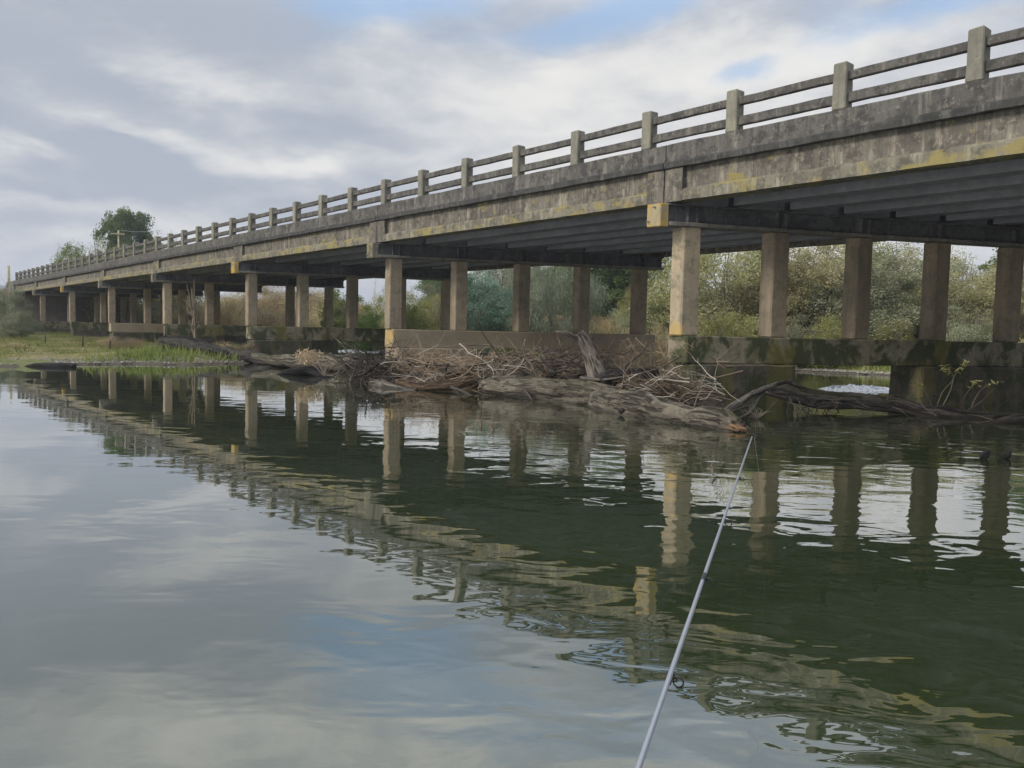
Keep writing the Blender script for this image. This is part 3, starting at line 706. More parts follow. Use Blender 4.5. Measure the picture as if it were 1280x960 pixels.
plant('yellow', 'yellow_bush', 1118, 33, 385, 40, 'small yellow green bush low between third and fourth near columns', 'bush')
plant('greybush', 'grey_bush', 985, 34, 385, 60, 'dark grey bush low between second and third near columns', 'bush')
plant('yellow', 'yellow_bush', 1040, 33.5, 380, 60, 'pale bush low against left side of third near column', 'bush')
plant('greybush', 'grey_bush', 1215, 33, 375, 70, 'grey green bush low between fourth and fifth near columns', 'bush')
plant('greybush', 'grey_bush', 818, 40, 350, 70, 'dark bush in gap left of the first near column', 'bush')
plant('brown', 'brown_shrub', 815, 36, 392, 50, 'small tan shrub left of the first near column base', 'shrub')
plant('sheoak', 'sheoak_tree', 690, 46, 296, 110, 'drooping grey green sheoak over the tan field', 'tree')
plant('sheoak', 'sheoak_tree', 628, 52, 318, 90, 'dark sheoak behind the blue green tree', 'tree')
plant('greybush', 'grey_bush', 668, 45, 384, 40, 'pale grey green bush under the drooping sheoak', 'bush')
plant('deep', 'broad_tree', 772, 60, 300, 120, 'deep green broad tree behind the tan grass field', 'tree')
plant('deep', 'broad_tree', 720, 74, 330, 110, 'farther green tree glimpsed between sheoak and broad tree', 'tree')
plant('yellow', 'yellow_bush', 800, 52, 340, 50, 'yellow green sapling against right side of the broad tree', 'bush')
plant('blue', 'bluegreen_tree', 600, 44, 340, 68, 'blue green young tree with pale leaves between middle columns', 'tree')
plant('yellow', 'yellow_bush', 540, 50, 352, 75, 'yellow green bush right of the tan column of second pier', 'bush')
plant('greybush', 'grey_bush', 555, 56, 348, 60, 'dark bush behind the yellow green bush', 'bush')
plant('bright', 'green_bush', 515, 46, 372, 40, 'small light green bush touching the second pier column', 'bush')
plant('bright', 'green_bush', 436, 54, 352, 60, 'bright green bush rising behind the third pier', 'bush')
plant('bright', 'green_bush', 468, 48, 384, 44, 'low rounded bright green bush above the dark beam', 'bush')
plant('yellow', 'yellow_bush', 492, 66, 345, 50, 'olive bush far behind second pier', 'bush')
for i, (px, Yd, ty, wx, lb) in enumerate([
        (288, 62, 366, 50, 'orange brown shrub left of third pier front column'), (340, 60, 362, 60, 'rusty shrub between first columns of third pier'),
        (392, 62, 366, 56, 'brown shrub between second and third columns of third pier'), (418, 56, 382, 40, 'low dark brown shrub beside bright green bush'),
        (350, 54, 384, 60, 'tan shrub low above third pier beam'), (305, 70, 358, 70, 'faded brown thicket high on the left slope'),
        (372, 72, 352, 80, 'olive brown thicket on skyline under the deck'), (250, 60, 374, 44, 'brown shrub behind the bare sapling'),
        (222, 66, 372, 40, 'brown green shrub behind fourth pier columns'), (478, 60, 388, 34, 'small brown bush right of low green bush')]):
    plant('brown', 'brown_shrub', px, Yd, ty, wx, lb, 'shrub', 'brown shrubs on the slope beyond the bridge')
plant('greybush', 'grey_bush', 215, 74, 360, 60, 'grey green bush at far end beneath the deck', 'bush')
plant('round', 'round_tree', 163, 92, 261, 72, 'lone dark round tree rising above the bridge at left', 'tree')
plant('yellow', 'yellow_bush', 114, 80, 288, 84, 'yellow green bush showing over the far parapet left of the round tree', 'bush')
plant('yellow', 'yellow_bush', 146, 78, 282, 72, 'yellow green bush over the parapet below the round tree', 'bush')
plant('bright', 'green_bush', 96, 84, 294, 54, 'darker end bush over the parapet, leftmost of them', 'bush')
plant('yellow', 'yellow_bush', 212, 76, 276, 66, 'yellowing shrub over the parapet right of the round tree', 'bush')
plant('greybush', 'left_bank_bush', 4, 66, 336, 44, 'tall grey green bush covering the left end of the bridge', 'bush')
plant('greybush', 'left_bank_bush', 22, 60, 376, 34, 'grey bush in front of the last piers at left edge', 'bush')
plant('willow_c', 'left_bank_bush', -26, 52, 338, 56, 'dark green bush cut by the left edge of the photo', 'bush')
plant('greybush', 'left_bank_bush', 6, 47, 392, 40, 'low grey shrub on the grassy bank at left edge', 'bush')
plant('deep', 'broad_tree', 1330, 52, 260, 160, 'broad tree beyond right edge behind the willows', 'tree')
plant('deep', 'broad_tree', 560, 92, 338, 90, 'distant green tree behind the yellow green bush', 'tree')
plant('sheoak', 'sheoak_tree', 655, 82, 330, 90, 'farthest grey tree behind the sheoaks', 'tree')

plant('brown', 'brown_shrub', 6, 34, 424, 44, 'low brown shrub on the grassy bank at left edge of the photo', 'shrub', base_z=0.1)
plant('brown', 'brown_shrub', 155, 38, 418, 40, 'green brown tuft in front of the tan fifth pier beam', 'shrub')
plant('brown', 'brown_shrub', 288, 32.5, 424, 56, 'dry grey brown bush behind the long dark log', 'shrub')
plant('greybush', 'grey_bush', 225, 36.5, 420, 44, 'dull weed clump at foot of the white leafless sapling', 'bush')
# tall pale bare tree behind the bright bush
def bare(name, px, Yd, ty, wpx, mat, label, base=None, r=0.05, nm=5, ns=6):
    top = at(px, ty, Yd); z0 = gh(top.x, Yd) if base is None else base
    H_ = top.z-z0; me = branches_mesh('trunk', H_, wpx/FPX*Yd, nm, ns, r, wild=0.5, seg=5, lean=0.5)
    ob = link(name, me, mat, None, (top.x, Yd, z0)); ob.data.name = name
    return tag(ob, label, 'tree')
bare('bare_tree', 466, 62, 335, 50, M['twigpale'], 'pale leafless tree behind the bright green bush')
bare('bare_sapling', 245, 36, 338, 34, M['stick'], 'white leafless sapling in front of the fourth pier', r=0.07, nm=5, ns=6)
bare('bare_tree', 1205, 37, 300, 70, M['trunkbark'], 'dark branching dead tree top against the sky between last two columns', r=0.07)
bare('bare_sapling', 536, 52, 380, 40, M['stick'], 'leaning dead grey sticks among the yellow green bush', r=0.05, nm=4, ns=2)

# grass as stuff
def blades(name, pts, hgt, wid, mat, lean=0.35):
    n_ = len(pts); th = rng.random(n_)*6.283; h_ = hgt*(0.5+rng.random(n_))
    side = np.stack([np.cos(th), np.sin(th), np.zeros(n_)], 1)*wid*(0.6+rng.random(n_))[:, None]
    ln = rng.normal(size=(n_, 2))*lean
    tip = pts+np.stack([ln[:, 0]*h_, ln[:, 1]*h_, h_], 1)
    V = np.stack([pts-side/2, pts+side/2, tip], 1).reshape(-1, 3)
    me = npmesh(name, V, np.arange(3*n_).reshape(-1, 3))
    return tag(link(name, me, mat), kind='stuff')
def scatter(n_, x0, x1, y0, y1, dmin, dmax, patch=0.0, freq=0.8):
    x = rng.uniform(x0, x1, n_); y = rng.uniform(y0, y1, n_); d = sdist(x, y)+0.35*wob(x*1.5, y*1.5)
    k = (d > dmin) & (d < dmax)
    if patch: k &= (wob(x*freq*2, y*freq*2) > patch-0.5+rng.normal(size=n_)*0.2)
    x = x[k]; y = y[k]
    return np.stack([x, y, height(x, y)-0.02], 1)
gl_ = np.concatenate([scatter(190000, -60, -8, 22, 66, 2.2, 60, 0.35), scatter(60000, -60, -8, 22, 50, 0.2, 3.0, 0.75)])
tag(blades('bank_grass', gl_, 0.08, 0.03, M['grass']), 'short green grass covering the left bank', 'grass')
gl_ = scatter(90000, -60, -10, 26, 66, 6.0, 60, 0.85, 0.45)
tag(blades('grass_tussocks', gl_, 0.22, 0.03, M['grass'], 0.5), 'taller tussock grass on the left bank', 'grass')
gl_ = scatter(120000, -14, 45, 26, 60, 0.2, 22, 0.35)
tag(blades('far_bank_grass', gl_, 0.28, 0.05, M['grass']), 'green grass along the far bank beyond the bridge', 'grass')
gl_ = scatter(240000, -60, 35, 38, 90, 5.0, 60, 0.2, 0.4); gl_ = gl_[(gl_[:, 2] > 0.8)]
tag(blades('dry_grass', gl_, 0.65, 0.06, M['tangrass']), 'dry tan grass on the slope beyond the bridge', 'grass')

# pebbles at the left waterline
def pebbles(name, pts, size, mat):
    ico = bmesh.new(); bmesh.ops.create_icosphere(ico, subdivisions=1, radius=1); ico.verts.ensure_lookup_table()
    bv = np.array([v.co[:] for v in ico.verts]); bf = np.array([[v.index for v in f.verts] for f in ico.faces]); ico.free()
    n_ = len(pts); s = size*(0.4+rng.random((n_, 1, 1))*1.2)*np.stack([0.8+rng.random(n_)*0.6, 0.8+rng.random(n_)*0.6, 0.35+rng.random(n_)*0.3], 1)[:, None, :]
    V = (bv[None]*s+pts[:, None, :]).reshape(-1, 3); F = (bf[None]+(np.arange(n_)*len(bv))[:, None, None]).reshape(-1, 3)
    me = npmesh(name, V, F); me.shade_smooth(); return tag(link(name, me, mat), kind='stuff')
pb = scatter(26000, -30, -8.5, 21, 36, -0.15, 1.8); pb[:, 2] += 0.02
tag(pebbles('shore_pebbles', pb[:2600], 0.04, M['pebble']), 'pale pebbles and mud clods along the left waterline', 'pebbles')
pb = scatter(30000, 4, 24, 22, 40, -0.2, 1.0); pb[:, 2] += 0.02
tag(pebbles('far_pebbles', pb[:3000], 0.05, M['pebble']), 'pebbles along the far waterline', 'pebbles')

# ------------------------------------------------------------------ logs, branches and the jam
def W(px, py, Yd): return at(px, py, Yd)
# long grey log from bank to jam
log = limb('fallen_log', [(W(202, 428, 33.0), 0.22), (W(250, 436, 31.5), 0.24), (W(300, 444, 30), 0.25), (W(340, 452, 28.6), 0.22), (W(385, 456, 27.5), 0.15)], M['darktrunk'], None, 12, 40, 0.2, 1, 0.08,
           'long dark log sloping from the left bank into the water', 'log')
limb('fallen_log', [(W(205, 424, 34.5), 0.16), (W(235, 428, 34), 0.2), (W(262, 432, 33.5), 0.16)], M['blacklog'], None, 10, 20, 0.2, 2, 0.05, 'short black log lying just behind the long sloping log', 'log')
limb('fallen_log', [(W(315, 446, 28), 0.10), (W(350, 451, 27), 0.2), (W(410, 453, 25.5), 0.27), (W(470, 459, 23.5), 0.25), (W(540, 468, 21.5), 0.2)], M['paletrunk'], None, 12, 44, 0.22, 3, 0.10,
     'mossy pale log left of the twig pile partly hidden by it', 'log')
limb('arched_branch', [(W(345, 472, 23), 0.07), (W(365, 466, 23), 0.12), (W(385, 464, 22.8), 0.12), (W(405, 470, 22.4), 0.09), (W(425, 476, 22), 0.05)], M['blacklog'], None, 9, 26, 0.25, 4, 0.05,
     'black arched branch in the water at left tip of the jam', 'branch')
limb('driftwood', [(W(30, 459, 24.3), 0.05), (W(45, 458.5, 24.3), 0.13), (W(75, 459, 24.2), 0.14), (W(94, 459, 24.2), 0.10)], M['blacklog'], None, 10, 20, 0.2, 5, 0.04,
     'black log floating by the left bank', 'log')
limb('driftwood', [(W(248, 470, 22), 0.03), (W(262, 471, 21.8), 0.05), (W(282, 472, 21.6), 0.03)], M['branchdark'], None, 8, 16, 0.3, 6, 0.02, 'small low stick poking from calm water in front of the third pier', 'branch')
limb('driftwood', [(W(252, 455, 22), 0.008), (W(254, 471, 22), 0.014)], M['stick'], None, 5, 6, 0.2, 6, 0.01, 'thin upright twig beside the small low stick', 'twig')

# main pale trunk: two pieces
limb('driftwood_log', [(W(604, 480, 17.6), 0.117), (W(618, 482, 17.3), 0.234), (W(645, 486, 17.0), 0.275), (W(690, 490, 16.4), 0.292), (W(735, 493, 15.6), 0.281), (W(764, 496, 15.0), 0.199), (W(774, 498, 14.8), 0.094)], M['paletrunk'], None, 30, 80, 0.28, 7, 0.05,
     'thick pale grey log in middle of the jam below the leaning stump', 'log')
tr_ = limb('driftwood_log', [(W(742, 499, 14.9), 0.164), (W(770, 505, 14.1), 0.234), (W(800, 512, 13.5), 0.252), (W(840, 521, 12.75), 0.216), (W(868, 526, 12.3), 0.170), (W(884, 527, 12.05), 0.199), (W(902, 531, 11.85), 0.216), (W(922, 536, 11.6), 0.140)], M['paletrunk'], None, 30, 90, 0.34, 8, 0.05,
     'pale log with orange broken end reaching toward the rod tip', 'log')
child_limb = lambda parent, name, ctrl, mat, **kw: limb(name, [(p-parent.location, r) for p, r in ctrl], mat, parent, **kw)
for (q0, q1, r_) in (((775, 503, 13.9), (780, 515, 13.55), .09), ((800, 506, 13.6), (812, 497, 13.9), .05), ((850, 518, 12.6), (846, 507, 12.9), .04)):
    child_limb(tr_, 'knot', [(W(*q0), r_*1.3), (W((q0[0]+q1[0])/2, (q0[1]+q1[1])/2, (q0[2]+q1[2])/2), r_), (W(*q1), r_*.7)], M['darktrunk'], seg=10, n=8, rough=0.4, seed=2)
for (q0, q1, r_) in (((884, 520, 12.1), (893, 514, 12.0), .06), ((902, 523, 11.9), (917, 522, 11.7), .05), ((910, 534, 11.7), (931, 533, 11.5), .05)):
    child_limb(tr_, 'broken_end', [(W(*q0), r_*1.4), (W((q0[0]+q1[0])/2, (q0[1]+q1[1])/2-1, (q0[2]+q1[2])/2), r_), (W(*q1), r_*.4)], M['splitbark'], seg=9, n=8, rough=0.5, seed=5)
for i in range(9):
    a0 = W(908+random.uniform(-6, 8), 535+random.uniform(-4, 5), 11.65+random.uniform(-.1, .1)); b0 = W(930+random.uniform(-8, 6), 540+random.uniform(-5, 3), 11.4)
    V, F_ = tube_arrays([a0-tr_.location, (a0+b0)/2-tr_.location+Vector((0, 0, .015)), b0-tr_.location], [0.026, 0.02, 0.004], 5, 0.3, i)
    link('splinter', pydata('splinter', V, F_), M['brokenwood'], tr_)
# leaning stump with snag arm
st_ = limb('leaning_stump', [(W(757, 492, 15.6), 0.27), (W(750, 474, 15.7), 0.21), (W(739, 447, 15.9), 0.155), (W(730, 425, 16.0), 0.13), (W(725, 416, 16.0), 0.09)], M['greytrunk'], None, 14, 34, 0.16, 9, 0.03,
     'grey stump leaning upright out of the jam with a bare arm pointing left', 'stump')
def child_limb(parent, name, ctrl, mat, **kw):
    return limb(name, [(p-parent.location, r) for p, r in ctrl], mat, parent, **kw)
child_limb(st_, 'branch', [(W(728, 425, 16.0), 0.07), (W(716, 420, 16.0), 0.055), (W(706, 416, 16.0), 0.05), (W(696, 415, 16.1), 0.03)], M['branchdark'], seg=8, n=16, rough=0.2, seed=3)
child_limb(st_, 'branch', [(W(734, 432, 16.0), 0.03), (W(741, 424, 16.0), 0.02), (W(738, 416, 16.0), 0.012)], M['branchdark'], seg=6, n=10, rough=0.2, seed=3)
limb('dark_log', [(W(748, 480, 15.5), 0.20), (W(765, 474, 15.6), 0.21), (W(795, 470, 15.8), 0.18), (W(820, 465, 16.0), 0.11)], M['darktrunk'], None, 14, 30, 0.18, 10, 0.04,
     'dark wet log lying right of the leaning stump', 'log')
limb('pale_branch', [(W(672, 436, 18.6), 0.05), (W(700, 444, 18.2), 0.07), (W(730, 456, 17.6), 0.08), (W(760, 468, 17), 0.07)], M['greytrunk'], None, 9, 22, 0.18, 11, 0.05, 'grey branch slanting down to the stump from the left', 'branch')
limb('pale_branch', [(W(672, 478, 17), 0.05), (W(667, 462, 17), 0.05), (W(655, 445, 17), 0.04), (W(657, 425, 17), 0.025)], M['stick'], None, 8, 20, 0.2, 12, 0.03, 'pale crooked branch standing up left of the stump', 'branch')
limb('pale_branch', [(W(676, 436, 17.8), 0.05), (W(682, 450, 17.6), 0.07), (W(690, 468, 17.2), 0.09)], M['greytrunk'], None, 8, 16, 0.2, 12, 0.03, 'short stout root between crooked branch and stump', 'branch')
for i, (ct, mk, lb) in enumerate([
 ([(496, 478, 18.6, .06), (515, 481, 18.3, .10), (545, 483, 18.0, .11), (575, 479, 17.9, .10), (602, 473, 17.8, .06)], 'splitbark', 'reddish brown log at the waterline in front of the twig heap'),
 ([(615, 447, 18.8, .06), (650, 452, 18.4, .11), (695, 458, 17.9, .13), (740, 470, 17.0, .11)], 'greytrunk', 'thick grey log slanting behind the leaning stump from upper left'),
 ([(552, 466, 18.7, .05), (590, 461, 18.5, .10), (630, 461, 18.2, .11), (672, 472, 17.6, .08)], 'paletrunk', 'pale bowed log lying across the middle of the twig heap'),
 ([(462, 480, 19.2, .07), (480, 485, 18.8, .15), (500, 490, 18.4, .16), (522, 490, 18.1, .07)], 'greytrunk', 'stubby grey root end at water level at left of the heap'),
 ([(795, 487, 14.9, .05), (830, 493, 14.5, .08), (865, 503, 14.0, .08), (893, 513, 13.5, .05)], 'darktrunk', 'dark log behind the pale log with orange broken end'),
 ([(440, 452, 20.6, .03), (456, 462, 20.3, .07), (476, 474, 19.9, .09), (492, 484, 19.4, .05)], 'darktrunk', 'blackish log slanting down at left end of the heap'),
 ([(505, 452, 19.6, .04), (540, 457, 19.3, .08), (575, 470, 18.7, .07), (600, 482, 18.0, .03)], 'branchdark', 'brown log slanting down through left of the heap')]):
    limb('driftwood_log', [(W(a, b_, c_), r) for a, b_, c_, r in ct], M[mk], None, 12, 30, 0.25, 80+i, 0.05, lb, 'log')
# branches lying along the front of the pile
BR = [
 ('long_branch', [(W(497, 486, 18.4), .055), (W(530, 484, 18.2), .06), (W(562, 484, 18), .055), (W(600, 472, 18), .05), (W(650, 470, 17.8), .045), (W(690, 471, 17.5), .03)], 'branchdark', 'long dark branch running along front of the twig pile'),
 ('long_branch', [(W(535, 474, 18.8), .02), (W(560, 482, 18.0), .035), (W(590, 496, 17), .05), (W(600, 506, 16.3), .05), (W(650, 510, 15.6), .025)], 'branchdark', 'dark branch bending down into the water under the pile'),
 ('long_branch', [(W(600, 505, 16.5), .04), (W(575, 515, 16.6), .03), (W(540, 505, 17.2), .04), (W(510, 492, 18.2), .05)], 'branchdark', 'dark looping branch half under water below the pile'),
 ('pale_branch', [(W(414, 418, 21.5), .015), (W(425, 428, 21.5), .025), (W(440, 447, 21.3), .035), (W(452, 462, 21), .03)], 'stick', 'pale branch rising from left end of the pile'),
 ('pale_branch', [(W(430, 428, 21.5), .012), (W(450, 442, 21.3), .02), (W(470, 456, 21), .03)], 'branchdark', 'thin dark branch beside the rising pale branch'),
 ('pale_branch', [(W(412, 442, 21.8), .05), (W(428, 455, 21.6), .05), (W(440, 475, 21.2), .04)], 'paletrunk', 'short stout pale branch at left end of the pile'),
 ('pale_branch', [(W(505, 438, 20), .02), (W(513, 452, 19.6), .025), (W(522, 470, 19.2), .025)], 'stick', 'pale stick slanting down left part of the pile'),
 ('pale_branch', [(W(580, 432, 19.5), .012), (W(620, 432, 19.2), .016), (W(660, 436, 19), .014), (W(700, 438, 18.8), .01)], 'stick', 'thin pale stick lying level across top of the pile'),
 ('pale_branch', [(W(645, 470, 17.4), .025), (W(665, 500, 16), .022), (W(678, 512, 15.6), .01)], 'branchdark', 'dark stick slanting over the pale trunk'),
 ('pale_branch', [(W(590, 488, 17.6), .012), (W(625, 498, 16.8), .016), (W(665, 505, 16.2), .012)], 'stick', 'pale twig floating in front of the pile'),
 ('pale_branch', [(W(800, 482, 15.5), .02), (W(830, 473, 15.3), .03), (W(853, 463, 15.3), .02)], 'stick', 'bright pale stick right of the dark log'),
 ('pale_branch', [(W(828, 482, 15.3), .02), (W(850, 480, 15.2), .025), (W(854, 470, 15.2), .02), (W(848, 462, 15.2), .012)], 'stick', 'hooked pale stick right of the jam'),
 ('fan_branch', [(W(893, 522, 13.0), .05), (W(920, 505, 13.2), .055), (W(950, 488, 13.6), .05), (W(980, 478, 14.2), .04), (W(1003, 484, 14.6), .03)], 'greytrunk', 'thick curved grey branch arching right beside the pale trunk end'),
 ('fan_branch', [(W(917, 525, 13.2), .03), (W(935, 517, 13.3), .04), (W(948, 496, 13.6), .03), (W(957, 487, 13.9), .02)], 'greytrunk', 'grey forked branch under the thick curved one'),
 ('fan_branch', [(W(905, 520, 13.6), .02), (W(925, 510, 13.8), .025), (W(942, 506, 14), .02)], 'branchdark', 'short dark branch inside the fan of branches'),
 ('fan_branch', [(W(880, 515, 13.9), .02), (W(910, 498, 14.2), .025), (W(920, 488, 14.5), .02)], 'branchdark', 'dark branch at left of the fan'),
 ('fan_branch', [(W(820, 482, 15), .02), (W(860, 484, 14.8), .025), (W(890, 495, 14.5), .02), (W(905, 510, 14.2), .015)], 'branchdark', 'dark arching branch from the jam toward the fan'),
 ('fan_branch', [(W(838, 515, 13.6), .015), (W(858, 502, 14), .02), (W(885, 490, 14.4), .012)], 'stick', 'pale thin branch crossing behind the pale trunk end'),
 ('fan_branch', [(W(935, 523, 13.4), .012), (W(955, 516, 13.6), .015), (W(972, 500, 14), .01)], 'stick', 'thin pale branch low at right of the fan'),
 ('fan_branch', [(W(835, 490, 14.6), .018), (W(858, 498, 14.2), .02), (W(880, 506, 13.9), .015)], 'branchdark', 'dark stick lying on the jam above the pale trunk'),
]
for i, (nm, ct, mk, lb) in enumerate(BR):
    limb(nm, ct, M[mk], None, 7, 22, 0.2, 20+i, 0.03, lb, 'branch')
# long dark trunk to the right
rt = limb('long_dark_trunk', [(W(958, 487, 15.2), 0.10), (W(985, 490, 15.1), 0.17), (W(1020, 497, 15.0), 0.17), (W(1070, 502, 14.9), 0.15), (W(1120, 508, 14.8), 0.14), (W(1175, 518, 14.5), 0.15), (W(1230, 524, 14.3), 0.13), (W(1300, 528, 14.2), 0.15)],
     M['darktrunk'], None, 14, 60, 0.2, 40, 0.05, 'long dark trunk spanning the gap under the near pier', 'log')
limb('mossy_root', [(W(1222, 532, 13.6), 0.03), (W(1250, 528, 13.6), 0.07), (W(1300, 524, 13.8), 0.12)], M['darktrunk'], None, 10, 18, 0.2, 41, 0.03, 'mossy root in the water at the right edge', 'log')
child_limb(rt, 'stub', [(W(1085, 505, 14.9), .03), (W(1100, 505, 14.8), .035), (W(1121, 506, 14.7), .03)], M['stick'], seg=7, n=10, rough=0.2, seed=1)
child_limb(rt, 'stub', [(W(975, 480, 15.2), .05), (W(990, 484, 15.1), .05), (W(1010, 496, 15.0), .05)], M['paletrunk'], seg=8, n=12, rough=0.2, seed=1)
limb('water_snag', [(W(1228, 575, 9.3), .03), (W(1232, 568, 9.35), .04), (W(1236, 563, 9.4), .02)], M['blacklog'], None, 8, 12, 0.3, 42, 0.01, 'left of two black snags poking out of the ripples at right', 'snag')
limb('water_snag', [(W(1253, 573, 9.4), .02), (W(1259, 570, 9.4), .035), (W(1262, 564, 9.4), .02)], M['blacklog'], None, 8, 12, 0.3, 43, 0.01, 'right of two black snags poking out of the ripples at right', 'snag')

# twig masses (nobody could count them)
def twigs(name, specs, mat, label):
    """specs: (n, px range, py range, depth fn, length, radius, flatness)"""
    V = []; F = []
    for (n_, pxa, pxb, fy, dep, ln, rd, flat) in specs:
        for _ in range(n_):
            px = random.uniform(pxa, pxb); py = fy(px, random.random()); Yd = dep(px)+random.uniform(-0.7, 0.9)
            c_ = at(px, py, Yd)
            if c_.z < 0.0: c_.z = random.uniform(-0.02, 0.08)
            th = random.uniform(0, 6.283); l_ = ln*random.uniform(0.4, 1.3)
            d = Vector((math.cos(th), math.sin(th)*0.6, random.uniform(-1, 1)*flat)); d.normalize()
            r = rd*random.choice((0.4, 0.6, 0.8, 1.0, 1.7)); pts = [c_-d*l_*0.5]; dd = d.copy(); ns_ = 6
            for e in range(ns_):
                dd = (dd+Vector((random.gauss(0, .2), random.gauss(0, .2), random.gauss(0, .2)+(0.10 if e < 3 else -0.14)))).normalized()
                pts.append(pts[-1]+dd*l_/ns_)
            def put(pts, r):
                v, f = tube_arrays(pts, [r*(1-0.8*e/(len(pts)-1)) for e in range(len(pts))], 4); k = len(V); V.extend(v); F.extend([tuple(i+k for i in q) for q in f])
            put(pts, r)
            for e in (2, 3, 4):
                if random.random() < 0.45:
                    d2 = ((pts[e+1]-pts[e]).normalized()+Vector((random.uniform(-1, 1), random.uniform(-1, 1), random.uniform(-.5, 1)))*0.8).normalized(); l2 = l_*random.uniform(.15, .4)
                    put([pts[e], pts[e]+d2*l2*0.5+Vector((0, 0, random.uniform(-.03, .03))), pts[e]+d2*l2+Vector((0, 0, random.uniform(-.06, .08)))], r*0.6)
    me = npmesh(name, np.array([tuple(v) for v in V]), np.array(F)); me.shade_smooth()
    return tag(link(name, me, mat), label, 'twigs', None, 'stuff')
def dep(px): return float(np.interp(px, [420, 520, 600, 700, 800, 930], [21.2, 19.6, 18.8, 17.8, 15.6, 13.2]))
def top_main(px): return float(np.interp(px, [430, 470, 500, 540, 580, 640, 680, 720, 760, 800], [470, 449, 438, 437, 443, 451, 455, 460, 466, 468]))
def bot_main(px): return float(np.interp(px, [430, 480, 540, 600, 700, 800], [482, 486, 484, 480, 484, 490]))
fm = lambda px, t: top_main(px)+(bot_main(px)-top_main(px))*t
bs = lambda a: (lambda px, t: top_main(px)+6+(bot_main(px)-top_main(px)-6)*t**a)
twigs('twig_pile', [(430, 478, 600, bs(0.75), dep, 0.75, 0.0075, 0.55), (380, 580, 700, bs(0.7), dep, 0.7, 0.0075, 0.5), (110, 500, 680, bs(0.8), dep, 1.6, 0.013, 0.4), (90, 500, 690, bs(1.4), dep, 0.8, 0.007, 1.4)], M['twigorange'], 'orange brown mass of flood twigs heaped against the second pier')
twigs('dark_twig_pile', [(260, 428, 505, lambda px, t: 450+t*34, dep, 1.0, 0.013, 0.8), (120, 600, 760, lambda px, t: 452+t*26, dep, 1.1, 0.015, 0.45), (70, 440, 500, lambda px, t: 455+t*26, dep, 1.4, 0.02, 1.0)], M['twigdark'], 'dark tangled sticks at left end of the jam')
twigs('jam_twigs', [(190, 768, 840, lambda px, t: 478+t*20, lambda px: dep(px)-0.7, 0.55, 0.008, 0.5), (110, 760, 885, lambda px, t: 480+t*26, lambda px: dep(px)-0.9, 1.1, 0.012, 0.4), (260, 640, 760, lambda px, t: 450+t*28, dep, 1.0, 0.010, 0.5)], M['twigbark'], 'brown twigs heaped round the leaning stump')
twigs('light_twigs', [(80, 490, 700, fm, lambda px: dep(px)-0.7, 1.1, 0.008, 0.6), (45, 780, 890, lambda px, t: 465+t*45, lambda px: dep(px)-1.2, 0.9, 0.009, 0.6)], M['twigpale'], 'scattered pale sticks on top of the jam')
twigs('upright_twigs', [(110, 775, 812, lambda px, t: 430+t*34, lambda px: 17.4, 0.5, 0.005, 1.8), (90, 822, 868, lambda px, t: 427+t*40, lambda px: 15.8, 0.5, 0.004, 1.8)], M['twigorange'], 'fine upright tan twigs in front of the gap between the piers')
seen_ = {}
for i in range(38):                                  # loose branches through the heap
    px = random.choice((random.uniform(470, 700), random.uniform(600, 860))); py = fm(px, random.uniform(0.25, 0.95)); c_ = at(px, py, dep(px)-random.uniform(-.2, 1.1)); c_.z = max(c_.z, .03)
    th = random.uniform(0, 6.28); l_ = random.uniform(0.8, 2.2); r = random.uniform(.018, .04); d = Vector((math.cos(th), math.sin(th)*.5, random.uniform(-.25, .35))); pts = [c_-d*l_/2]
    for e in range(5):
        d = (d+Vector((random.gauss(0, .25), random.gauss(0, .2), random.gauss(0, .16)))).normalized(); pts.append(pts[-1]+d*l_/5)
    mk_ = ('greytrunk', 'branchdark', 'darktrunk', 'stick')[i % 4]
    lb_ = '%s %s branch caught in the flood twigs %s' % ('long' if l_ > 1.5 else 'short', {'greytrunk': 'grey', 'branchdark': 'dark brown', 'darktrunk': 'blackish', 'stick': 'pale'}[mk_],
           'at left part of the heap' if px < 560 else 'in the middle of the heap' if px < 640 else 'left of the leaning stump' if px < 735 else 'right of the leaning stump' if px < 800 else 'at right end of the jam')
    if lb_ in seen_: continue
    seen_[lb_] = 1
    limb('loose_branch', [(p, r*(1-0.14*e)) for e, p in enumerate(pts)], M[mk_], None, 7, 16, 0.25, 60+i, 0.02,
         lb_, 'branch', 'loose branches caught in the jam')
twigs('hanging_roots', [(70, 985, 1050, lambda px, t: 497+t*20, lambda px: 14.9, 0.35, 0.008, 1.6), (40, 1060, 1260, lambda px, t: 503+t*18, lambda px: 14.6, 0.5, 0.007, 0.7)], M['twigdark'], 'fine roots and twigs hanging from the long dark trunk')
# matted mound under the twigs
def mound(name, px0, px1, hw, mat, seed, hs=0.75):
    V = []; F = []; nu, nv = 60, 16
    for i in range(nu+1):
        px = px0+(px1-px0)*i/nu; Yc = dep(px)+0.3; base_ = on_z(px, 480, 0); cx = at(px, 470, Yc).x
        zt = at(px, top_main(px)+7, Yc).z*hs*math.sin(math.pi*min(1, max(0, i/nu)))**0.4
        for j in range(nv+1):
            t = j/nv*2-1; y = Yc+t*hw; z = zt*(1-abs(t)**2.2)-0.08+0.22*mnoise.noise(Vector((cx*2.2, y*2.2, seed)))+0.1*mnoise.noise(Vector((cx*7, y*7, seed)))
            V.append((cx+t*0.2, y, z if 0 < j < nv else -0.3))
    for i in range(nu):
        for j in range(nv): F.append((i*(nv+1)+j, (i+1)*(nv+1)+j, (i+1)*(nv+1)+j+1, i*(nv+1)+j+1))
    return tag(link(name, npmesh(name, np.array(V), np.array(F)), mat), 'matted brown flood debris beneath the twigs', 'debris', None, 'stuff')
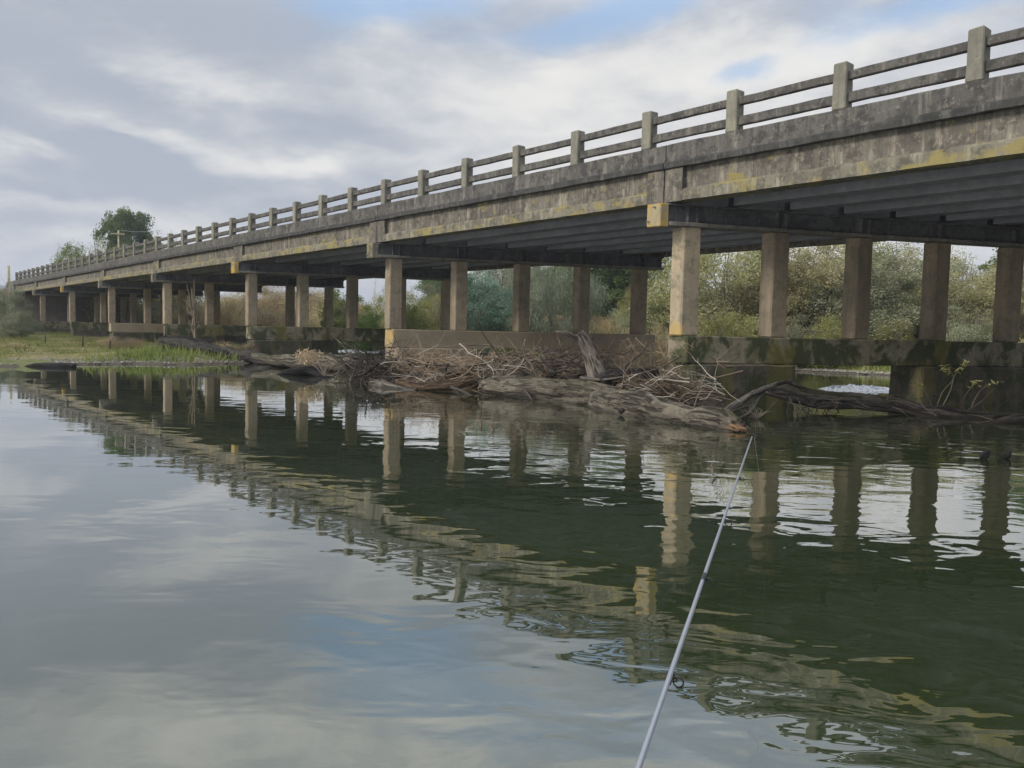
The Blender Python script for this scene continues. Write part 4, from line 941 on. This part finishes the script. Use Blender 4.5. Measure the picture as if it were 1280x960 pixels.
M['mat'] = simple('matted_debris', (0.075, 0.058, 0.042), 0.95, 0.15, 0, 14, 0.6, 0.9)
mound('debris_mound', 478, 835, 0.85, M['mat'], 3)

# brown leaf clump at the left end, dead shrub on bank, leafy saplings
def leafclump(name, px, py, Yd, rad, n_, leaf, mat, label, cat, sq=0.6):
    c_ = at(px, py, Yd); off = unit(n_)*(rng.random(n_)**0.4)[:, None]*rad; off[:, 2] *= sq; d = unit(n_)
    me = leaves_mesh(name, off, d, *leaf); ob = link(name, me, mat, None, c_); return tag(ob, label, cat, None, 'stuff')
leafclump('dead_leaf_clump', 386, 446, 22.6, 0.42, 420, (0.09, 0.045), M['deadleaf'], 'clump of pale curled dead leaves above the black arched branch', 'leaves')
V = []; F = []
cc = at(285, 440, 31.5)
for i in range(260):
    th = random.random()*6.28; l_ = random.uniform(.3, 1.1); a0 = Vector((cc.x+random.uniform(-.9, .9), 31.5+random.uniform(-.4, .4), 0.1))
    e0 = a0+Vector((math.cos(th)*l_*0.7, math.sin(th)*l_*.5, random.uniform(.2, .8)*l_*0.9)); md = (a0+e0)/2+Vector((0, 0, .12))
    v, f = tube_arrays([a0, md, e0], [.012, .009, .004], 4); k = len(V); V.extend(v); F.extend([tuple(i_+k for i_ in q) for q in f])
tag(link('dry_brush', npmesh('dry_brush', np.array([tuple(v) for v in V]), np.array(F)), M['twigbark']), 'tangled dry brush on the bank behind the long dark log', 'brush', None, 'stuff')

def sapling(px, Yd, stems, label):
    base_ = at(px, 522, Yd); e = empty('leafy_sapling', (base_.x, Yd, -0.05)); tag(e, label, 'sapling', 'leafy saplings by the right footing block')
    for s in stems:
        pts = [W(a_, b_, Yd)-e.location for a_, b_ in s]
        limb('stem', [(p, 0.009-0.0015*i) for i, p in enumerate(pts)], M['stick'], e, 5, 14, 0.1, 3)
        tip = pts[-1]; cen = []; dirs = []
        for q in range(16):
            t = random.random(); c_ = pts[-2]*(1-t)+tip*t+Vector((random.uniform(-.07, .07), random.uniform(-.07, .07), random.uniform(-.04, .05)))
            cen.append(c_); dd = Vector((random.uniform(-1, 1), random.uniform(-1, 1), random.uniform(-.7, .5))).normalized(); dirs.append(dd)
        link('leaves', leaves_mesh('leaves', np.array([tuple(c) for c in cen]), np.array([tuple(d_) for d_ in dirs]), 0.14, 0.026), M['yellowgreen'], e)
sapling(1178, 14.9, [[(1170, 512), (1178, 490), (1192, 472), (1178, 456)], [(1176, 512), (1188, 488), (1194, 468), (1210, 450)], [(1168, 512), (1160, 496), (1152, 484), (1140, 478)]], 'tall leafy green sapling in front of the right footing block')
sapling(1212, 14.7, [[(1206, 516), (1204, 500), (1214, 484), (1222, 477)], [(1212, 516), (1218, 500), (1230, 484), (1252, 476)]], 'thin arching sapling right of the tall leafy one')
def bare_sprig(px, py0, py1, Yd, label):
    V = []; F = []
    b0 = at(px, py0, Yd)
    for i in range(14):
        e0 = at(px+random.uniform(-22, 22), random.uniform(py1, (py0+py1)/2), Yd+random.uniform(-.3, .3)); md = (b0+e0)/2+Vector((random.uniform(-.08, .08), 0, random.uniform(0, .08)))
        v, f = tube_arrays([b0-b0, md-b0, e0-b0], [.008, .006, .003], 4); k = len(V); V.extend(v); F.extend([tuple(i_+k for i_ in q) for q in f])
    tag(link('bare_sprig', pydata('bare_sprig', V, F), M['stick'], None, b0), label, 'twig')
bare_sprig(868, 488, 458, 15.3, 'bare pale sprig in front of left footing block of near pier')
bare_sprig(405, 470, 436, 22, 'bare sprig beside the dead leaf clump')
bare_sprig(945, 525, 505, 13.3, 'small bare sprig beneath the curved grey branches')

# white post on the left bank and little stakes
p_ = at(206, 430, 40)
limb('bank_post', [(Vector((p_.x, 40, gh(p_.x, 40)-0.1)), 0.05), (Vector((p_.x, 40, 1.25)), 0.05)], M['stick'], None, 6, 4, 0.05, 1, 0, 'thin pale post standing before the fourth pier beam', 'post')
for px, Yd, t_, lb in ((137, 36, 425, 'thin dark stake in the grass below fifth pier'), (103, 38, 420, 'thin dark stake in the grass left of fifth pier'), (56, 40, 418, 'dark stake in grass below the farthest pier')):
    p_ = at(px, t_, Yd); limb('grass_stake', [(Vector((p_.x, Yd, gh(p_.x, Yd)-0.1)), 0.035), (Vector((p_.x+.03, Yd, p_.z)), 0.025)], M['branchdark'], None, 6, 5, 0.1, 1, 0, lb, 'stake')

# mossy mud spit at the left waterline
V = []; F = []
cx, cy = at(0, 458, 24.6).x, 24.8
nu = 28
for i in range(nu+1):
    for j in range(nu+1):
        a_ = i/nu*2-1; b_ = j/nu*2-1; r_2 = min(1, math.hypot(a_, b_))
        V.append((cx+a_*2.6, cy+b_*0.8, -0.08+0.24*(1-r_2**2)*(1+0.6*mnoise.noise(Vector((a_*4, b_*3, 2))))))
for i in range(nu):
    for j in range(nu): F.append((i*(nu+1)+j, (i+1)*(nu+1)+j, (i+1)*(nu+1)+j+1, i*(nu+1)+j+1))
M['spit'] = simple('algae_mud', (0.12, 0.13, 0.055), 0.9, 0.2, 0, 9, 0.5, 0.6)
tag(link('mud_spit', npmesh('mud_spit', np.array(V), np.array(F)), M['spit'], smooth=True), kind='structure')

# rapid over a submerged rock, seen under the near pier
def riffle(px, py, hx, hy, hz, label):
    rk = on_z(px, py); V = []; F = []; nu, nv = 90, 40
    for i in range(nu+1):
        for j in range(nv+1):
            a_ = i/nu*2-1; b_ = j/nv*2-1; m_ = max(0, 1-abs(a_)**3)*max(0, 1-abs(b_)**3)
            z = -0.02+m_*(0.035+hz*(mnoise.noise(Vector((a_*hx*3, b_*hy*3, 1)))+0.6*mnoise.noise(Vector((a_*hx*8, b_*hy*8, 4)))))
            V.append((rk.x+a_*hx, rk.y+b_*hy, z))
    for i in range(nu):
        for j in range(nv): F.append((i*(nv+1)+j, (i+1)*(nv+1)+j, (i+1)*(nv+1)+j+1, i*(nv+1)+j+1))
    tag(link('riffle', npmesh('riffle', np.array(V), np.array(F)), M['foam'], smooth=True), label, 'riffle', None, 'stuff')
riffle(452, 439, 1.9, 4.2, 0.05, 'bright broken water beyond the gap left of the tan footing beam')
riffle(1050, 505, 1.3, 0.5, 0.03, 'thin white riffle in front of the long dark trunk')
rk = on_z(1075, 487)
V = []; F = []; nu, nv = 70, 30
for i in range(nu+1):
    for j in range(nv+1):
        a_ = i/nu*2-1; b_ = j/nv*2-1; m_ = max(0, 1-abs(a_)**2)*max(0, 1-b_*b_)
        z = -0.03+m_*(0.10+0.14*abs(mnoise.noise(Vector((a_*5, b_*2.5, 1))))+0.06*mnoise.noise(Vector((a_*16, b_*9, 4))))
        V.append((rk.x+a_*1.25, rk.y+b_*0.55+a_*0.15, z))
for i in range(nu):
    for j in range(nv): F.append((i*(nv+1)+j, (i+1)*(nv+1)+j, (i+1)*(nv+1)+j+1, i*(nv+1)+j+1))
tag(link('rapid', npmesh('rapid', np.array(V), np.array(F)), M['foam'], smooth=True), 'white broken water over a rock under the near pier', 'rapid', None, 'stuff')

# roadside poles and wire above the left end
def pole(px, Yd, top_py, label, r=0.1, arm=0.0):
    t_ = at(px, top_py, Yd); z0 = gh(t_.x, Yd); e = empty('utility_pole', (t_.x, Yd, z0)); tag(e, label, 'pole')
    limb('pole_shaft', [(Vector((0, 0, -0.2)), r), (Vector((0, 0, t_.z-z0)), r*0.8)], M['polewood'], e, 8, 4, 0.03, 1)
    if arm: 
        me = prism('crossarm', [(-arm, -0.05), (arm, -0.05), (arm, 0.05), (-arm, 0.05)], 0, 0.12, 0.01); link('crossarm', me, M['polewood'], e, (0, -0.13, t_.z-z0-0.4), 0.3)
    return t_
pole(10.5, 84, 332, 'short yellowish pole standing at the left end of the bridge', 0.17)
pa = pole(148, 78, 288, 'pale pole behind the parapet under the round tree', 0.09, 0.6)
pb_ = at(202, 288, 92)
limb('overhead_wire', [(pa, 0.02), ((pa+pb_)/2-Vector((0, 0, .15)), 0.02), (pb_, 0.02)], M['line'], None, 5, 10, 0, 1, 0, 'overhead wire crossing in front of the round tree', 'wire')

# ------------------------------------------------------------------ fishing rod held from below the frame
def RD(px, py, t): # distance along the view axis
    return Vector((0, 0, CAM_H))+ray(px, py)*t
# straight line in space: place by two ends
A_ = RD(797, 962, 0.62); T_ = RD(940, 546, 1.95)
rod = empty('fishing_rod', A_-(T_-A_).normalized()*0.35); tag(rod, 'slim grey fishing rod pointing out over the water', 'fishing rod')
def rp(s): return A_.lerp(T_, s)-rod.location
d_ = (T_-A_).normalized(); Lr = (T_-A_).length
bend = Vector((0, 0, -0.0))
ctrl = [(rp(-0.35/Lr), 0.0030), (rp(0), 0.0026), (rp(0.35), 0.0024), (rp(0.7), 0.0021), (rp(1.0), 0.0016)]
limb('blank', ctrl, M['rod'], rod, 12, 40, 0.0, 1)
sidev = d_.cross(Vector((0, 0, 1))).normalized(); dn = sidev.cross(d_).normalized()*-1
if dn.z > 0: dn = -dn
hang = (dn*0.45+sidev*0.9).normalized()
def param(px, py):
    best = min(((((lambda q: (q.x-px)**2+(q.y-py)**2)(proj(A_.lerp(T_, s/400)))), s/400) for s in range(401)))
    return best[1]
def proj(p):
    v = p-Vector((0, 0, CAM_H)); z = v.dot(FW); return Vector((640+FPX*v.dot(RIGHT)/z, 480-FPX*v.dot(UPV)/z))
def ring(name, c_, nrm, R_, r_, parent):
    nrm = nrm.normalized(); a_ = nrm.orthogonal().normalized(); b_ = nrm.cross(a_); V = []; F = []; NU, NV = 18, 6
    for i in range(NU):
        th = 2*math.pi*i/NU; e = a_*math.cos(th)+b_*math.sin(th)
        for j in range(NV):
            ph = 2*math.pi*j/NV; V.append(c_+e*(R_+r_*math.cos(ph))+nrm*r_*math.sin(ph))
    for i in range(NU):
        for j in range(NV): F.append((i*NV+j, ((i+1) % NU)*NV+j, ((i+1) % NU)*NV+(j+1) % NV, i*NV+(j+1) % NV))
    return link(name, pydata(name, V, F), M['guide'], parent, smooth=True)
for (px, py, R_) in ((838, 845, 0.0050), (877, 722, 0.0048), (903, 650, 0.0050), (922, 596, 0.0038), (940, 547, 0.0026)):
    s = param(px, py); c_ = rp(s)+hang*(R_+0.004)
    rg = ring('line_guide', c_, d_+hang*0.25, R_, R_*0.17, rod)
    for sg in (-1, 1):
        V, F_ = tube_arrays([rp(s)+d_*sg*R_*2.6+hang*0.003, rp(s)+d_*sg*R_*1.2+hang*R_*0.6, c_+d_*sg*0.0008-hang*R_*0.2], [0.0007]*3, 5)
        link('guide_foot', pydata('guide_foot', V, F_), M['guide'], rg)
wp = link('thread_wrap', pydata('thread_wrap', *tube_arrays([rp(param(880, 722)-0.008), rp(param(880, 722)+0.008)], [0.0031, 0.0031], 10)), M['guide'], rod)
tipw = rp(1.0)+hang*0.006
low = on_z(962, 640)-rod.location
limb('fishing_line', [(tipw, 0.0004), (tipw.lerp(low, 0.5)+Vector((0, 0, -0.1)), 0.0004), (low, 0.0004)], M['line'], rod, 4, 14, 0, 1)

# ------------------------------------------------------------------ thin valley haze
HZ = 0.0006
me = pydata('haze', [(x, y, z) for z in (-4, 66) for x, y in ((-3400, -3300), (3300, -3300), (3300, 3400), (-3400, 3400))], BOXF)
mt, n, o = newmat('haze'); pv = nd(n, 'ShaderNodeVolumePrincipled'); pv.inputs['Density'].default_value = HZ; pv.inputs['Color'].default_value = (0.80, 0.87, 1, 1); pv.inputs['Anisotropy'].default_value = 0.2
lk(n, pv.outputs[0], o.inputs['Volume'])
tag(link('haze', me, mt), kind='stuff')
